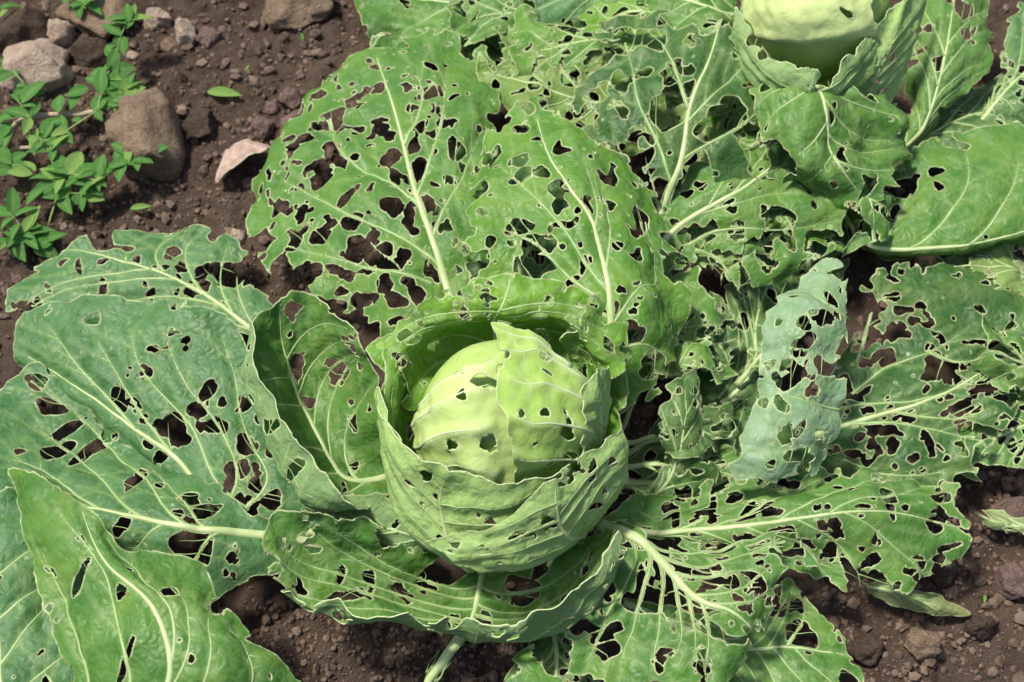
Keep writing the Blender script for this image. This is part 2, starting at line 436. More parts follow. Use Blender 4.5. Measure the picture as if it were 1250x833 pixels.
    a, b, c, d = idg[:-1, :-1].ravel(), idg[1:, :-1].ravel(), idg[1:, 1:].ravel(), idg[:-1, 1:].ravel()
    ii = (np.add.outer(np.arange(nu - 1), np.arange(nv - 1)).ravel() % 2) == 0
    t1 = np.where(ii[:, None], np.stack([a, b, c], 1), np.stack([a, b, d], 1))
    t2 = np.where(ii[:, None], np.stack([a, c, d], 1), np.stack([b, c, d], 1))
    T = np.concatenate([t1, t2])
    f = np.where(np.abs(f) < 2e-5, 2e-5, f)
    ins = f > 0; cntp = ins[T].sum(1)
    keepT = [T[cntp == 3]]
    E = []; out = []
    def roll(Ts, want):   # rotate so the odd vertex is first
        m = ins[Ts] == want; k = np.argmax(m, 1); r_ = np.arange(len(Ts))
        return np.stack([Ts[r_, k], Ts[r_, (k + 1) % 3], Ts[r_, (k + 2) % 3]], 1)
    t1p = roll(T[cntp == 1], True); t2p = roll(T[cntp == 2], False)
    edges = np.concatenate([t1p[:, [0, 1]], t1p[:, [0, 2]], t2p[:, [0, 1]], t2p[:, [0, 2]]])
    if len(edges):
        es = np.sort(edges, 1); uq, inv = np.unique(es, axis=0, return_inverse=True); inv = inv.ravel()
        fa, fb = f[uq[:, 0]], f[uq[:, 1]]; w_ = np.clip(fa / (fa - fb), .04, .96)
        newP = P[uq[:, 0]] * (1 - w_)[:, None] + P[uq[:, 1]] * w_[:, None]
        newN = Nf[uq[:, 0]] * (1 - w_)[:, None] + Nf[uq[:, 1]] * w_[:, None]
        newV = vein_d[uq[:, 0]] * (1 - w_) + vein_d[uq[:, 1]] * w_
        n1 = len(t1p); n2 = len(t2p)
        e1, e2, e3, e4 = inv[:n1] + nvt, inv[n1:2 * n1] + nvt, inv[2 * n1:2 * n1 + n2] + nvt, inv[2 * n1 + n2:] + nvt
        keepT.append(np.stack([t1p[:, 0], e1, e2], 1))
        keepT.append(np.stack([e3, t2p[:, 1], t2p[:, 2]], 1)); keepT.append(np.stack([e3, t2p[:, 2], e4], 1))
        AP = np.concatenate([P, newP]); AN = np.concatenate([Nf, newN]); AE = np.concatenate([f, np.zeros(len(uq))]); AV = np.concatenate([vein_d, newV])
    else: AP, AN, AE, AV = P, Nf, f, vein_d
    TT = np.concatenate(keepT)
    # drop small loose islands is skipped: veins bridge them
    used = np.unique(TT); mp = np.full(len(AP), -1); mp[used] = np.arange(len(used))
    TT = mp[TT]; AP, AN, AE, AV = AP[used], AN[used], AE[used], AV[used]
    AN = AN / (np.linalg.norm(AN, axis=1)[:, None] + 1e-12)
    if flip: TT = TT[:, ::-1]
    # loose islands: keep only components that are large or connected to base
    par = np.arange(len(AP))
    ed = np.concatenate([TT[:, [0, 1]], TT[:, [1, 2]], TT[:, [2, 0]]])
    lab = par.copy()
    for _ in range(400):
        m0 = np.minimum(lab[ed[:, 0]], lab[ed[:, 1]]); new = lab.copy()
        np.minimum.at(new, ed[:, 0], m0); np.minimum.at(new, ed[:, 1], m0); new = new[new]
        if (new == lab).all(): break
        lab = new
    cnts = np.bincount(lab[TT[:, 0]], minlength=len(AP)); big = cnts.max()
    okT = cnts[lab[TT[:, 0]]] == big
    TT = TT[okT]
    used = np.unique(TT); mp = np.full(len(AP), -1); mp[used] = np.arange(len(used)); TT = mp[TT]
    AP, AN, AE, AV = AP[used], AN[used], AE[used], AV[used]
    n = len(AP)
    ed = np.concatenate([TT[:, [0, 1]], TT[:, [1, 2]], TT[:, [2, 0]]])
    key = np.sort(ed, 1); code = key[:, 0].astype(np.int64) * n + key[:, 1]
    _, fi, ct = np.unique(code, return_index=True, return_counts=True)
    be = ed[fi[ct == 1]]
    bp = np.concatenate([AP[be[:, 0]], (AP[be[:, 0]] + AP[be[:, 1]]) * .5])
    kd = kd_of(bp); isb = np.zeros(n, bool); isb[be.ravel()] = True
    AE = np.array([0.0 if isb[i] else kd.find(AP[i])[2] for i in range(n)])
    th = thick * (0.6 + 0.7 * np.exp(-AE / 0.0008))
    top = AP + AN * th[:, None]; bot = AP - AN * th[:, None]
    side = np.concatenate([np.stack([be[:, 1], be[:, 0], be[:, 0] + n], 1), np.stack([be[:, 1], be[:, 0] + n, be[:, 1] + n], 1)])
    allT = np.concatenate([TT, TT[:, ::-1] + n, side])
    mi = np.concatenate([np.zeros(len(TT)), np.ones(len(TT)), np.full(len(side), 2)])
    tm, bm = MATS[tone_key]
    org = np.array(plant.location)
    o = mesh_obj(name, np.concatenate([top, bot]), allT, [tm, bm, RIM_MAT], plant, mi,
                 {'edge_mm': np.concatenate([AE, AE]) * 1000, 'vein_mm': np.concatenate([AV, AV]) * 1000}, origin=org)
    if label: o['label'] = label
    # ---- veins as tubes
    fe = f_edge.reshape(nu, nv); small = []; Ng = N
    for Pv, uv, r0, r1, lv_ in vpts:
        m = max(6, int(np.linalg.norm(np.diff(Pv, axis=0), axis=1).sum() / 0.004))
        q = cr(uv, np.linspace(0, 1, m)); inside = bil(fe, q[:, 0], q[:, 1]) > -0.0005
        if lv_ > 0:
            bad = np.where(~inside[1:])[0]
            if len(bad): q = q[:bad[0] + 1]
        elif not inside.all():
            bad = np.where(~inside)[0]; bad = bad[bad > m * .4]
            if len(bad): q = q[:bad[0]]
        if len(q) < 3: continue
        P3 = bil(Pg, q[:, 0], q[:, 1]); N3 = bil(Ng, q[:, 0], q[:, 1])
        fr = np.linspace(0, 1, m)[:len(q)]
        rad = (r0 * (1 - fr) ** 1.2 + r1) * (1 + .05 * np.sin(fr * 40 + seed))
        rad[-1] *= .3
        off = -0.15 if lv_ == 0 else -0.15
        if under: off = -off
        tv, tt = tube(P3 + N3 * (rad * off)[:, None], rad, 10 if lv_ == 0 else (6 if lv_ == 1 else 4), 0.75, N3)
        if lv_ == 0: mesh_obj('midrib', tv, tt, vein_mat or RIB_MAT, o, origin=org)
        elif lv_ == 1: mesh_obj('side_vein', tv, tt, vein_mat or VEIN_MAT, o, origin=org)
        else: small.append((tv, tt))
    if small:
        of = 0; vs = []; ts = []
        for tv, tt in small: vs.append(tv); ts.append(tt + of); of += len(tv)
        mesh_obj('vein_network', np.concatenate(vs), np.concatenate(ts), vein_mat or VEIN_MAT, o, origin=org)['kind'] = 'stuff'
    return o

# ------------------------------------------------------------------ soil
def soil_h(x, y):
    p = np.stack([x, y, 0 * x], -1)
    h = 0.012 * pn(p, 0.35, 1) + 0.010 * pn(p, 0.11, 2) + 0.012 * np.abs(pn(p, 0.05, 3)) + 0.008 * np.abs(pn(p, 0.024, 4)) + 0.0045 * np.abs(pn(p, 0.012, 5)) + 0.0016 * pn(p, .0075, 6)
    # shallow furrow between the rows
    return h - 0.011
SOIL = NT('soil')
if True:
    k = SOIL; co = k.coord()
    n1 = k.noise(9, 4, 0.6, co); n2 = k.noise(60, 6, 0.65, co); n3 = k.noise(420, 5, 0.7, co)
    c = k.mix(k.ramp(n1, [(0.3, 0.0), (0.7, 1.0)]), (0.068, 0.044, 0.032), (0.145, 0.098, 0.070))
    c = k.mix(k.ramp(n2, [(0.42, 0.0), (0.75, 0.8)]), c, (0.19, 0.133, 0.098))
    c = k.mix(k.ramp(n3, [(0.60, 0.0), (0.78, 0.7)]), c, (0.16, 0.118, 0.095))
    k.l(c, k.b.inputs['Base Color']); k.b.inputs['Roughness'].default_value = 0.9; k.b.inputs['Specular IOR Level'].default_value = 0.2
    k.bump(k.math('ADD', k.math('MULTIPLY', n2, 1.5), n3), 1.0, 0.007)
def axis(lo, hi, step, far):
    core = np.arange(lo, hi + step / 2, step); g = []; s = step; x = hi
    while x < far: s *= 1.45; x += s; g.append(x)
    g2 = []; s = step; x = lo
    while x > -far: s *= 1.45; x -= s; g2.append(x)
    return np.array(g2[::-1] + list(core) + g)
gx = axis(-0.58, 0.58, 0.003, 80); gy = axis(-0.36, 0.52, 0.003, 80)
X, Y = np.meshgrid(gx, gy, indexing='ij')
Z = soil_h(X, Y)
far = np.clip((np.maximum(np.abs(X), np.abs(Y)) - 2) / 4, 0, 1); Z = Z * (1 - far)
idg = np.arange(X.size).reshape(X.shape)
q = np.stack([idg[:-1, :-1], idg[1:, :-1], idg[1:, 1:], idg[:-1, 1:]], -1).reshape(-1, 4)
ground = mesh_obj('ground', np.stack([X, Y, Z], -1).reshape(-1, 3), q, SOIL.m)
ground['kind'] = 'structure'

def ico(sub=2):
    import bmesh
    bm = bmesh.new(); bmesh.ops.create_icosphere(bm, subdivisions=sub, radius=1)
    v = np.array([x.co[:] for x in bm.verts]); t = np.array([[y.index for y in x.verts] for x in bm.faces]); bm.free()
    return v, t
IV2, IT2 = ico(2); IV1, IT1 = ico(1); IV4, IT4 = ico(4)

rs = np.random.RandomState(5)
def ground_at(px, py):
    p = at(px, py, 0.5); return np.array([p[0], p[1], float(soil_h(np.array([p[0]]), np.array([p[1]]))[0])])

# crumbs of soil, uncountable
cv, ct, of = [], [], 0
CRN = [1 + .45 * pn(IV1, 0.8, i) for i in range(97)]
for i in range(4200):
    x, y = rs.uniform(-0.58, 0.58), rs.uniform(-0.40, 0.52)
    r = 0.0012 + 0.0060 * rs.rand() ** 5
    v = IV1 * CRN[i % 97][:, None] * r * rs.uniform(.55, 1.35, 3)
    z = float(soil_h(np.array([x]), np.array([y]))[0])
    cv.append(v + [x, y, z + r * .25]); ct.append(IT1 + of); of += len(v)
import bmesh as _bm
_b = _bm.new(); _bm.ops.create_icosphere(_b, subdivisions=1, radius=1)
IV0 = np.array([x.co[:] for x in _b.verts]); IT0 = np.array([[y.index for y in x.verts] for x in _b.faces]); _b.free()
zones = [(0, 0, 460, 360), (1000, 560, 1250, 833), (290, 730, 640, 833), (700, 480, 900, 620)]
NZ = []
for i in range(7500):
    zx = zones[0 if i % 2 == 0 else 1 + (i // 2) % 3]
    p = at(rs.uniform(zx[0], zx[2]), rs.uniform(zx[1], zx[3]), 0); NZ.append((p[0], p[1], 0.0007 + 0.0024 * rs.rand() ** 3))
for i in range(420):
    zx = zones[0 if i % 3 else 1]
    p = at(rs.uniform(zx[0], zx[2]), rs.uniform(zx[1], zx[3]), 0); NZ.append((p[0], p[1], 0.0028 + 0.0035 * rs.rand() ** 2))
NZ = np.array(NZ); hz = soil_h(NZ[:, 0], NZ[:, 1])
for i, (x, y, r_) in enumerate(NZ):
    v = IV0 * (0.6 + .8 * rs.rand(len(IV0), 1)) * r_
    cv.append(v + [x, y, hz[i] + r_ * .3]); ct.append(IT0 + of); of += len(v)
crumb_m = plain_mat('soil_crumbs', (0.07, 0.045, 0.032), (0.22, 0.155, 0.112), 40, 0.95, 0.8, 0.002)
crumbs = mesh_obj('soil_crumbs', np.concatenate(cv), np.concatenate(ct), crumb_m, smooth=False)
crumbs['kind'] = 'stuff'; crumbs['label'] = 'loose brown soil crumbs scattered over the ground'

def clod_mat(name, a, b):
    k = NT(name); co = k.coord(); n1 = k.noise(45, 5, 0.65, co); n2 = k.noise(500, 4, 0.7, co)
    c = k.mix(k.ramp(n1, [(0.35, 0.0), (0.68, 1.0)]), a, b)
    c = k.mix(k.ramp(n2, [(0.5, 0.0), (0.75, 0.6)]), c, tuple(min(1, x * 1.5) for x in b))
    k.l(c, k.b.inputs['Base Color']); k.b.inputs['Roughness'].default_value = 0.95; k.b.inputs['Specular IOR Level'].default_value = 0.15
    k.bump(k.math('ADD', n1, k.math('ADD', k.noise(160, 4, .7, co), k.math('MULTIPLY', n2, .6))), 1.0, 0.006); return k.m
CL = {'tan': clod_mat('clod_tan', (0.42, 0.31, 0.23), (0.58, 0.46, 0.36)),
      'brown': clod_mat('clod_brown', (0.19, 0.13, 0.082), (0.36, 0.265, 0.185)),
      'red': clod_mat('clod_reddish', (0.14, 0.09, 0.075), (0.27, 0.185, 0.155)),
      'dark': clod_mat('clod_dark', (0.06, 0.042, 0.03), (0.12, 0.085, 0.062))}
clods = [
 (43, 80, 40, 32, 'tan', 'large pale tan dry soil clod behind the weed stems'),
 (74, 36, 15, 24, 'tan', 'upright narrow tan clod above the large pale one'),
 (24, 34, 34, 28, 'dark', 'dark olive soil clod in the soil corner beside the yellowish weed leaves'),
 (119, 8, 44, 30, 'brown', 'wide brown clod behind the tallest weed tip'),
 (190, 12, 18, 17, 'tan', 'squarish tan clod just right of the tallest weed tip'),
 (227, 36, 13, 17, 'tan', 'tall narrow light clod between two small ones'),
 (204, 47, 12, 8, 'brown', 'flat light brown clod lying against a narrow one'),
 (256, 46, 14, 13, 'red', 'rounded reddish brown clod beside bare dark soil'),
 (160, 60, 8, 6, 'tan', 'tiny pale clod between weed tip and clod group'),
 (185, 158, 45, 46, 'brown', 'biggest rounded olive brown clod with a weed shoot leaning on it'),
 (367, 6, 38, 27, 'brown', 'broad brown clod on bare soil near the cabbage leaf tips'),
 (355, 116, 12, 15, 'red', 'upright reddish clod on top of a clod cluster'),
 (360, 150, 26, 22, 'red', 'largest reddish brown clod of the cluster by the eaten leaf'),
 (331, 128, 9, 8, 'red', 'small reddish clod above the curled dead leaf'),
 (320, 150, 13, 15, 'red', 'rough reddish clod between dead leaf and clod cluster'),
 (289, 279, 9, 9, 'tan', 'round pinkish pebble clod near the lower left leaf'),
 (302, 217, 8, 7, 'red', 'small clod just under the curled dead leaf'),
 (322, 236, 6, 6, 'tan', 'tiny pale crumb clod touching the shade of the eaten leaf'),
 (277, 298, 10, 7, 'red', 'small flat clod below the round pinkish pebble clod'),
 (18, 233, 8, 7, 'red', 'small clod below the dense weed leaves'),
 (112, 60, 24, 20, 'dark', 'dark rounded clod touching the tallest weed stem'),
 (245, 145, 22, 18, 'dark', 'low dark clod right of the biggest rounded clod'),
 (1240, 622, 24, 15, 'red', 'pinkish clod beside the withered strip of leaf'),
 (1125, 782, 17, 16, 'brown', 'brown clod on open soil below the withered leaf'),
 (1195, 760, 14, 12, 'dark', 'dark clod on the open soil patch'),
 (1060, 785, 16, 13, 'dark', 'dark clod next to the low leaf with two large holes'),
 (1150, 690, 18, 13, 'dark', 'dark clod half under the withered leaf'),
 (1235, 705, 20, 15, 'red', 'reddish clod at the rim of the open soil patch'),
]
for i, (px, py, rx, ry, m, lb) in enumerate(clods):
    g = ground_at(px, py + ry * .3)
    r = np.array([rx, (rx + ry) * .5, ry]) / 1150.0
    V0 = IV4 if rx > 10 else IV2; T0 = IT4 if rx > 10 else IT2
    d = 1 + .30 * pn(V0, 1.1, i) + .16 * pn(V0, .5, i + 50) + .07 * np.abs(pn(V0, .22, i + 90)) + .03 * pn(V0, .1, i + 91)
    V1 = V0 * d[:, None]
    for _ in range(16):
        nn = rs.normal(size=3); nn /= np.linalg.norm(nn); V1 = V1 - nn * np.maximum(0, V1 @ nn - rs.uniform(.62, .95))[:, None]
    V1 = V1 * (1.10 + .13 * pn(V0, .42, i + 92) + .10 * np.abs(pn(V0, .2, i + 93)) + .06 * pn(V0, .11, i + 94))[:, None]
    v = V1 * r
    a = rs.uniform(-.4, .4); v = v @ np.array([[math.cos(a), math.sin(a), 0], [-math.sin(a), math.cos(a), 0], [0, 0, 1]])
    v[:, 2] = np.maximum(v[:, 2], -r[2] * .6)
    o = mesh_obj('soil_clod', v, T0, CL[m]); o.location = g + [0, 0, r[2] * .38]
    tag(o, lb, 'clod', 'dry clods lying on the soil')

# ------------------------------------------------------------------ central cabbage
def sphere_pt(c, r, px, py, fac):
    d = FWD * FPX + np.array([1, 0, 0]) * (px - 625) - UPV * (py - 416.5); d = d / np.linalg.norm(d)
    s = r * fac; q_ = (CAM - c) / s; e = d / s
    A = e @ e; B = 2 * q_ @ e; C = q_ @ q_ - 1; D = B * B - 4 * A * C
    if D > 0: return CAM + d * ((-B - math.sqrt(D)) / (2 * A))
    t = -B / (2 * A); p = CAM + d * t; v = (p - c) / s
    return c + v / np.linalg.norm(v) * s

def head_core(plant, c, r, seed, mat):
    d = 1 + .03 * pn(IV4, .9, seed) + .012 * pn(IV4, .4, seed + 1)
    v = IV4 * r * d[:, None] * 0.86 + c - np.array([0, 0.002, 0.006])
    n = len(v)
    return mesh_obj('head', v, IT4, mat, plant, attrs={'edge_mm': np.full(n, 20.0), 'vein_mm': np.full(n, 20.0)}, origin=np.array(plant.location))

def stem(plant, pts, rad):
    v, t = tube(cr(np.array(pts), np.linspace(0, 1, 14)), np.linspace(rad, rad * .8, 14), 10)
    mesh_obj('stem', v, t, RIB_MAT, plant, origin=np.array(plant.location))

def row(*p): return list(p)
HC = at(615, 508, 15); HR = np.array([.0765, .0765, .079])
p1loc = np.array([HC[0], HC[1], 0.0])
p1 = empty('cabbage_plant', p1loc, 'whole cabbage plant with pale round head surrounded by badly eaten leaves', 'cabbage', 'cabbages in the field')
stem(p1, [HC * [1, 1, 0] + [0, 0, -.01], HC * [1, 1, 0] + [.002, 0, .04], HC - [0, 0, .06]], .016)
head_core(p1, HC, HR, 3, MATS['head'][0])
h = lambda px, py, f=1.02: sphere_pt(HC, HR, px, py, f)
# head leaves
HL = dict(name='head_leaf', vein_mat=VEIN_PALE, keep=.3, under=True, nholes=0, mid=False)
leaf(p1, [row(h(488, 570, .98), h(488, 545, .97), h(494, 520, .95), h(508, 500, .93), h(530, 470, .91)),
          row(h(530, 596, 1), h(522, 550, 1), h(528, 510, .99), h(540, 482, .97), h(558, 452, .94)),
          row(h(585, 604, 1.0), h(576, 555, 1.02), h(575, 510, 1.01), h(578, 470, .98), h(588, 440, .95)),
          row(h(625, 604, .96), h(618, 555, .94), h(614, 505, .93), h(612, 465, .93), h(612, 430, .93)),
          row(h(665, 600, .94), h(660, 550, .92), h(655, 505, .91), h(650, 460, .91), h(640, 425, .91))],
     'head', holes=[(595, 468, 15, 8, 20), (565, 482, 6, 5), (563, 457, 6, 4), (546, 547, 5, 8), (545, 556, 4, 3), (593, 545, 6, 8, 40), (600, 541, 6), (610, 448, 5, 3), (602, 551, 4)],
     rag=.002, ruffle=.001, wave=.0035, bulge=.0024, side_r=.0013, veins=[[(492, 550), (545, 530), (600, 520)], [(500, 570), (550, 570), (605, 578)], [(497, 520), (545, 490), (600, 470)], [(510, 495), (555, 462), (600, 445)]], **HL)
leaf(p1, [row(h(730, 482, 1.06), h(743, 515, 1.04), h(749, 540, 1.03), h(742, 570, 1.0), h(725, 600, .97)),
          row(h(703, 440, 1.10), h(713, 482, 1.05), h(717, 522, 1.04), h(709, 566, 1.02), h(690, 605, .97)),
          row(h(655, 402, 1.14), h(668, 450, 1.06), h(674, 510, 1.05), h(670, 562, 1.03), h(658, 606, .97)),
          row(h(625, 394, 1.17), h(640, 446, 1.07), h(645, 505, 1.05), h(643, 556, 1.04), h(642, 606, .97)),
          row(h(590, 384, 1.24), h(613, 432, 1.15), h(607, 482, 1.13), h(622, 545, 1.09), h(627, 606, .99))],
     'headgreen', holes=[(670, 434, 8, 5, 160), (672, 452, 8, 2, 20), (614, 431, 5, 8), (637, 505, 4), (666, 503, 5), (692, 503, 3), (695, 516, 5, 4), (694, 530, 11, 6, 40), (674, 571, 4, 6), (700, 562, 10, 7, 30), (655, 543, 3)],
     rag=.0035, ruffle=.003, wave=.003, bulge=.003, side_r=.0017, veins=[[(724, 480), (690, 445), (618, 425)], [(738, 515), (700, 482), (624, 460)], [(744, 542), (700, 522), (622, 506)], [(738, 570), (690, 563), (624, 558)], [(702, 446), (660, 416), (604, 402)]], **HL)
# outer head leaf lapping the right shoulder
leaf(p1, [row(h(725, 600, 1.02), h(742, 585, 1.04), h(752, 560, 1.06)),
          row(h(708, 570, 1.06), h(735, 535, 1.08), h(757, 505, 1.10)),
          row(h(712, 520, 1.08), h(733, 485, 1.11), h(752, 465, 1.14)),
          row(h(714, 478, 1.12), h(728, 452, 1.16), h(744, 440, 1.2))],
     'wrap', nholes=3, hole_r=(.002, .004), rag=.003, ruffle=.002, wave=.002, rib=.0016, nside=4, side_r=.0009, under=True)
# front wrapper leaves (outer side faces out)
leaf(p1, [row((545, 690, 6), (560, 695, 6), (575, 698, 6), (590, 700, 6), (610, 700, 6)),
          row((472, 560, 11), (488, 635, 11.5), (555, 678, 11.5), (620, 695, 11), (680, 685, 10)),
          row((455, 500, 14.5), (480, 575, 15), (540, 620, 15), (620, 645, 15), (700, 620, 14)),
          row((452, 463, 17), (490, 540, 18), h(545, 569, 1.13), h(628, 592, 1.12), h(702, 566, 1.12))],
     'wrap', under=True, nholes=10, hole_r=(.002, .005), rag=.003, ruffle=.002, wave=.0025, rib=.003, nside=5, side_r=.0012,
     holes=[(520, 583, 6, 10, 30), (533, 607, 4), (500, 590, 3, 8), (600, 640, 8, 5)])
leaf(p1, [row((742, 628, 8), (733, 636, 8), (722, 645, 8), (712, 655, 7.5), (700, 665, 7)),
          row((762, 595, 13), (740, 615, 14), (700, 658, 13.5), (655, 693, 12.5), (600, 700, 12)),
          row((772, 555, 15.5), (738, 580, 17), (680, 622, 17), (620, 668, 15.5), (545, 688, 13.5)),
          row((765, 522, 17), (725, 545, 19), (668, 588, 19), (610, 634, 17), (514, 660, 14.5))],
     'wrap', under=True, nholes=9, hole_r=(.002, .006), rag=.0025, ruffle=.002, wave=.0025, rib=.003, nside=5, side_r=.0013,
     holes=[(726, 580, 5, 14, 10), (672, 641, 12, 8, 40), (636, 655, 14, 5, 170), (591, 672, 7, 5), (700, 588, 5, 3), (749, 562, 3, 5)])
# inner collar leaf hugging the left of the head
leaf(p1, [row((540, 610, 8), (535, 600, 8), (530, 590, 8)),
          row((510, 600, 12), (488, 560, 12), (500, 490, 12)),
          row((503, 572, 16), (474, 525, 15.5), (490, 445, 15.5)),
          row((505, 552, 18.2), (458, 490, 16.5), (470, 420, 16.5))],
     'bright', nholes=6, rag=.003, ruffle=.004, wave=.003, rib=.002, nside=4)
# crown leaf behind the head
leaf(p1, [row((560, 500, 10), (590, 490, 10), (615, 485, 10), (650, 490, 10), (690, 500, 10)),
          row((492, 505, 13), (532, 430, 13.5), (605, 404, 14), (692, 414, 14), (752, 505, 13)),
          row((470, 462, 15), (520, 405, 17.2), (605, 384, 18.6), (690, 392, 18.2), (764, 455, 15)),
          row((440, 425, 15.5), (512, 366, 18.6), (615, 331, 20), (700, 342, 19.6), (766, 385, 17))],
     'bright', cell=.0020, lace=0.38, nholes=18, rag=.005, skel=.14, skel_wl=.016, ruffle=.007, wave=.004, rib=.003, nside=5, side_r=.0013,
     holes=[(497, 411, 13, 7, 175), (490, 440, 12, 6), (510, 391, 8, 4), (670, 367, 5), (707, 378, 8, 5), (655, 387, 10, 3)])
# right hand shoulder leaf beside the head
leaf(p1, [row((700, 560, 8), (712, 555, 8), (722, 545, 8)),
          row((690, 450, 14), (735, 470, 12), (765, 525, 11)),
          row((680, 415, 17), (735, 425, 15), (768, 470, 13)),
          row((690, 400, 18), (740, 405, 17), (765, 425, 15))],
     'bright', nholes=6, rag=.004, ruffle=.004, wave=.003, rib=.002, nside=4)
# left cup leaf
leaf(p1, [row((480, 602, 6), (485, 594, 5), (490, 580, 5), (492, 570, 5), (495, 560, 6)),
          row((432, 622, 14), (396, 625, 11), (420, 580, 7), (430, 545, 7), (475, 500, 10)),
          row((365, 540, 15.5), (332, 560, 12), (375, 500, 7.5), (410, 470, 8), (460, 440, 12)),
          row((318, 452, 15.5), (299, 470, 13), (350, 430, 10), (395, 420, 10), (450, 420, 13)),
          row((304, 380, 15), (298, 398, 14), (340, 352, 13.5), (390, 362, 13), (442, 402, 14))],
     'green', nholes=14, rag=.003, ruffle=.004, wave=.003, rib=.0035,
     holes=[(353, 378, 6, 11), (352, 408, 4, 3), (360, 448, 13, 12, 0), (376, 493, 10, 7, 30), (415, 458, 16, 10, 40), (428, 492, 4), (430, 515, 6, 12, 20), (380, 596, 14, 5, 170)])
# small folded leaf below the cup
leaf(p1, [row((545, 675, 6), (549, 662, 6), (550, 648, 7)),
          row((500, 680, 8), (505, 655, 9.5), (528, 622, 11)),
          row((430, 655, 8), (440, 640, 10), (480, 602, 12)),
          row((375, 630, 8), (365, 615, 9), (385, 600, 10))], 'green', under=True, nholes=6, rag=.003, rib=.002, ruffle=.003, nside=4)
# lower front cup leaf with its rim turned up
leaf(p1, [row((560, 682, 5), (575, 687, 5), (590, 690, 5), (610, 690, 5), (640, 685, 5)),
          row((470, 634, 11), (498, 690, 7), (580, 735, 4.5), (660, 715, 6), (735, 640, 10)),
          row((345, 618, 13), (396, 692, 9), (572, 766, 4), (680, 742, 6), (765, 642, 12)),
          row((306, 682, 11.5), (400, 750, 9), (580, 783, 6), (700, 768, 8), (771, 672, 13)),
          row((304, 722, 11), (400, 744, 11), (580, 757, 12), (690, 728, 13), (770, 652, 14.5))],
     'green', lace=0.38, nholes=26, hole_r=(.003, .007), rag=.006, ruffle=.010, wave=.006, rib=.0032, nside=6,
     holes=[(415, 702, 5, 11, 160), (450, 706, 7, 10, 30), (430, 727, 18, 6, 30), (408, 732, 11, 5, 35), (447, 727, 7, 5), (484, 721, 9, 7), (383, 670, 5, 8), (640, 722, 22, 12, 165), (607, 760, 7, 4), (540, 695, 26, 18, 30)])
# top left leaf
leaf(p1, [row((565, 500, 6), (570, 498, 6), (577, 496, 6), (584, 496, 6), (590, 498, 6)),
          row((440, 400, 8), (500, 378, 10), (548, 357, 10), (577, 360, 10), (602, 385, 10)),
          row((318, 330, 7), (420, 270, 10), (510, 235, 11), (565, 240, 11), (605, 275, 11)),
          row((302, 248, 4.5), (365, 165, 7), (486, 130, 9), (560, 118, 9), (610, 180, 9)),
          row((335, 175, 2.5), (395, 95, 4.5), (470, 48, 6), (552, 32, 6), (622, 85, 7))],
     'green', cell=.0020, lace=0.5, nholes=32, hole_r=(.003, .0075), rag=.011, skel=.24, skel_wl=.019, ruffle=.007, wave=.006, rib=.0042,
     midpts=[(548, 357), (525, 284), (505, 225), (490, 170), (476, 121), (462, 75)],
     veins=[[(508, 235), (530, 180), (541, 142), (545, 80)], [(504, 252), (460, 215), (419, 186), (400, 150)], [(525, 325), (443, 272), (382, 240), (345, 223)],
            [(529, 345), (472, 331), (415, 317), (350, 300)], [(525, 284), (550, 240), (566, 215), (585, 170)], [(490, 170), (515, 130), (510, 90)]],
     holes=[(407, 150, 13, 19, 160), (392, 118, 8, 13), (406, 184, 12, 12), (391, 205, 12, 9), (392, 220, 13, 12), (465, 155, 10, 9), (474, 165, 9, 8), (476, 190, 14, 14), (504, 178, 10, 12, 30),
            (514, 204, 11, 12), (514, 158, 14, 9), (437, 154, 7, 6), (480, 255, 14, 13, 60), (425, 245, 8, 20, 140), (340, 255, 8, 12, 160), (366, 262, 9, 7), (370, 281, 8, 6), (325, 300, 15, 14), (394, 285, 12, 18, 120),
            (433, 275, 14, 12), (436, 305, 16, 14), (462, 308, 14, 16, 120), (408, 330, 6, 10), (380, 335, 15, 14), (440, 367, 11, 13), (412, 372, 11, 7, 140), (470, 348, 11, 13), (500, 345, 10, 7), (509, 362, 12, 9), (430, 390, 12, 14),
            (375, 175, 13, 10), (362, 185, 10, 8), (525, 118, 16, 12, 20), (556, 185, 9, 20, 20)])
leaf(p1, [row((660, 520, 3), (664, 518, 3), (668, 516, 3)),
          row((580, 400, 5), (640, 370, 6), (700, 380, 6)),
          row((530, 290, 5.5), (620, 250, 6.5), (710, 270, 6.5)),
          row((540, 190, 5), (610, 150, 5.5), (690, 180, 6))], 'deep', nholes=16, skel=.2, rag=.008, rib=.003)
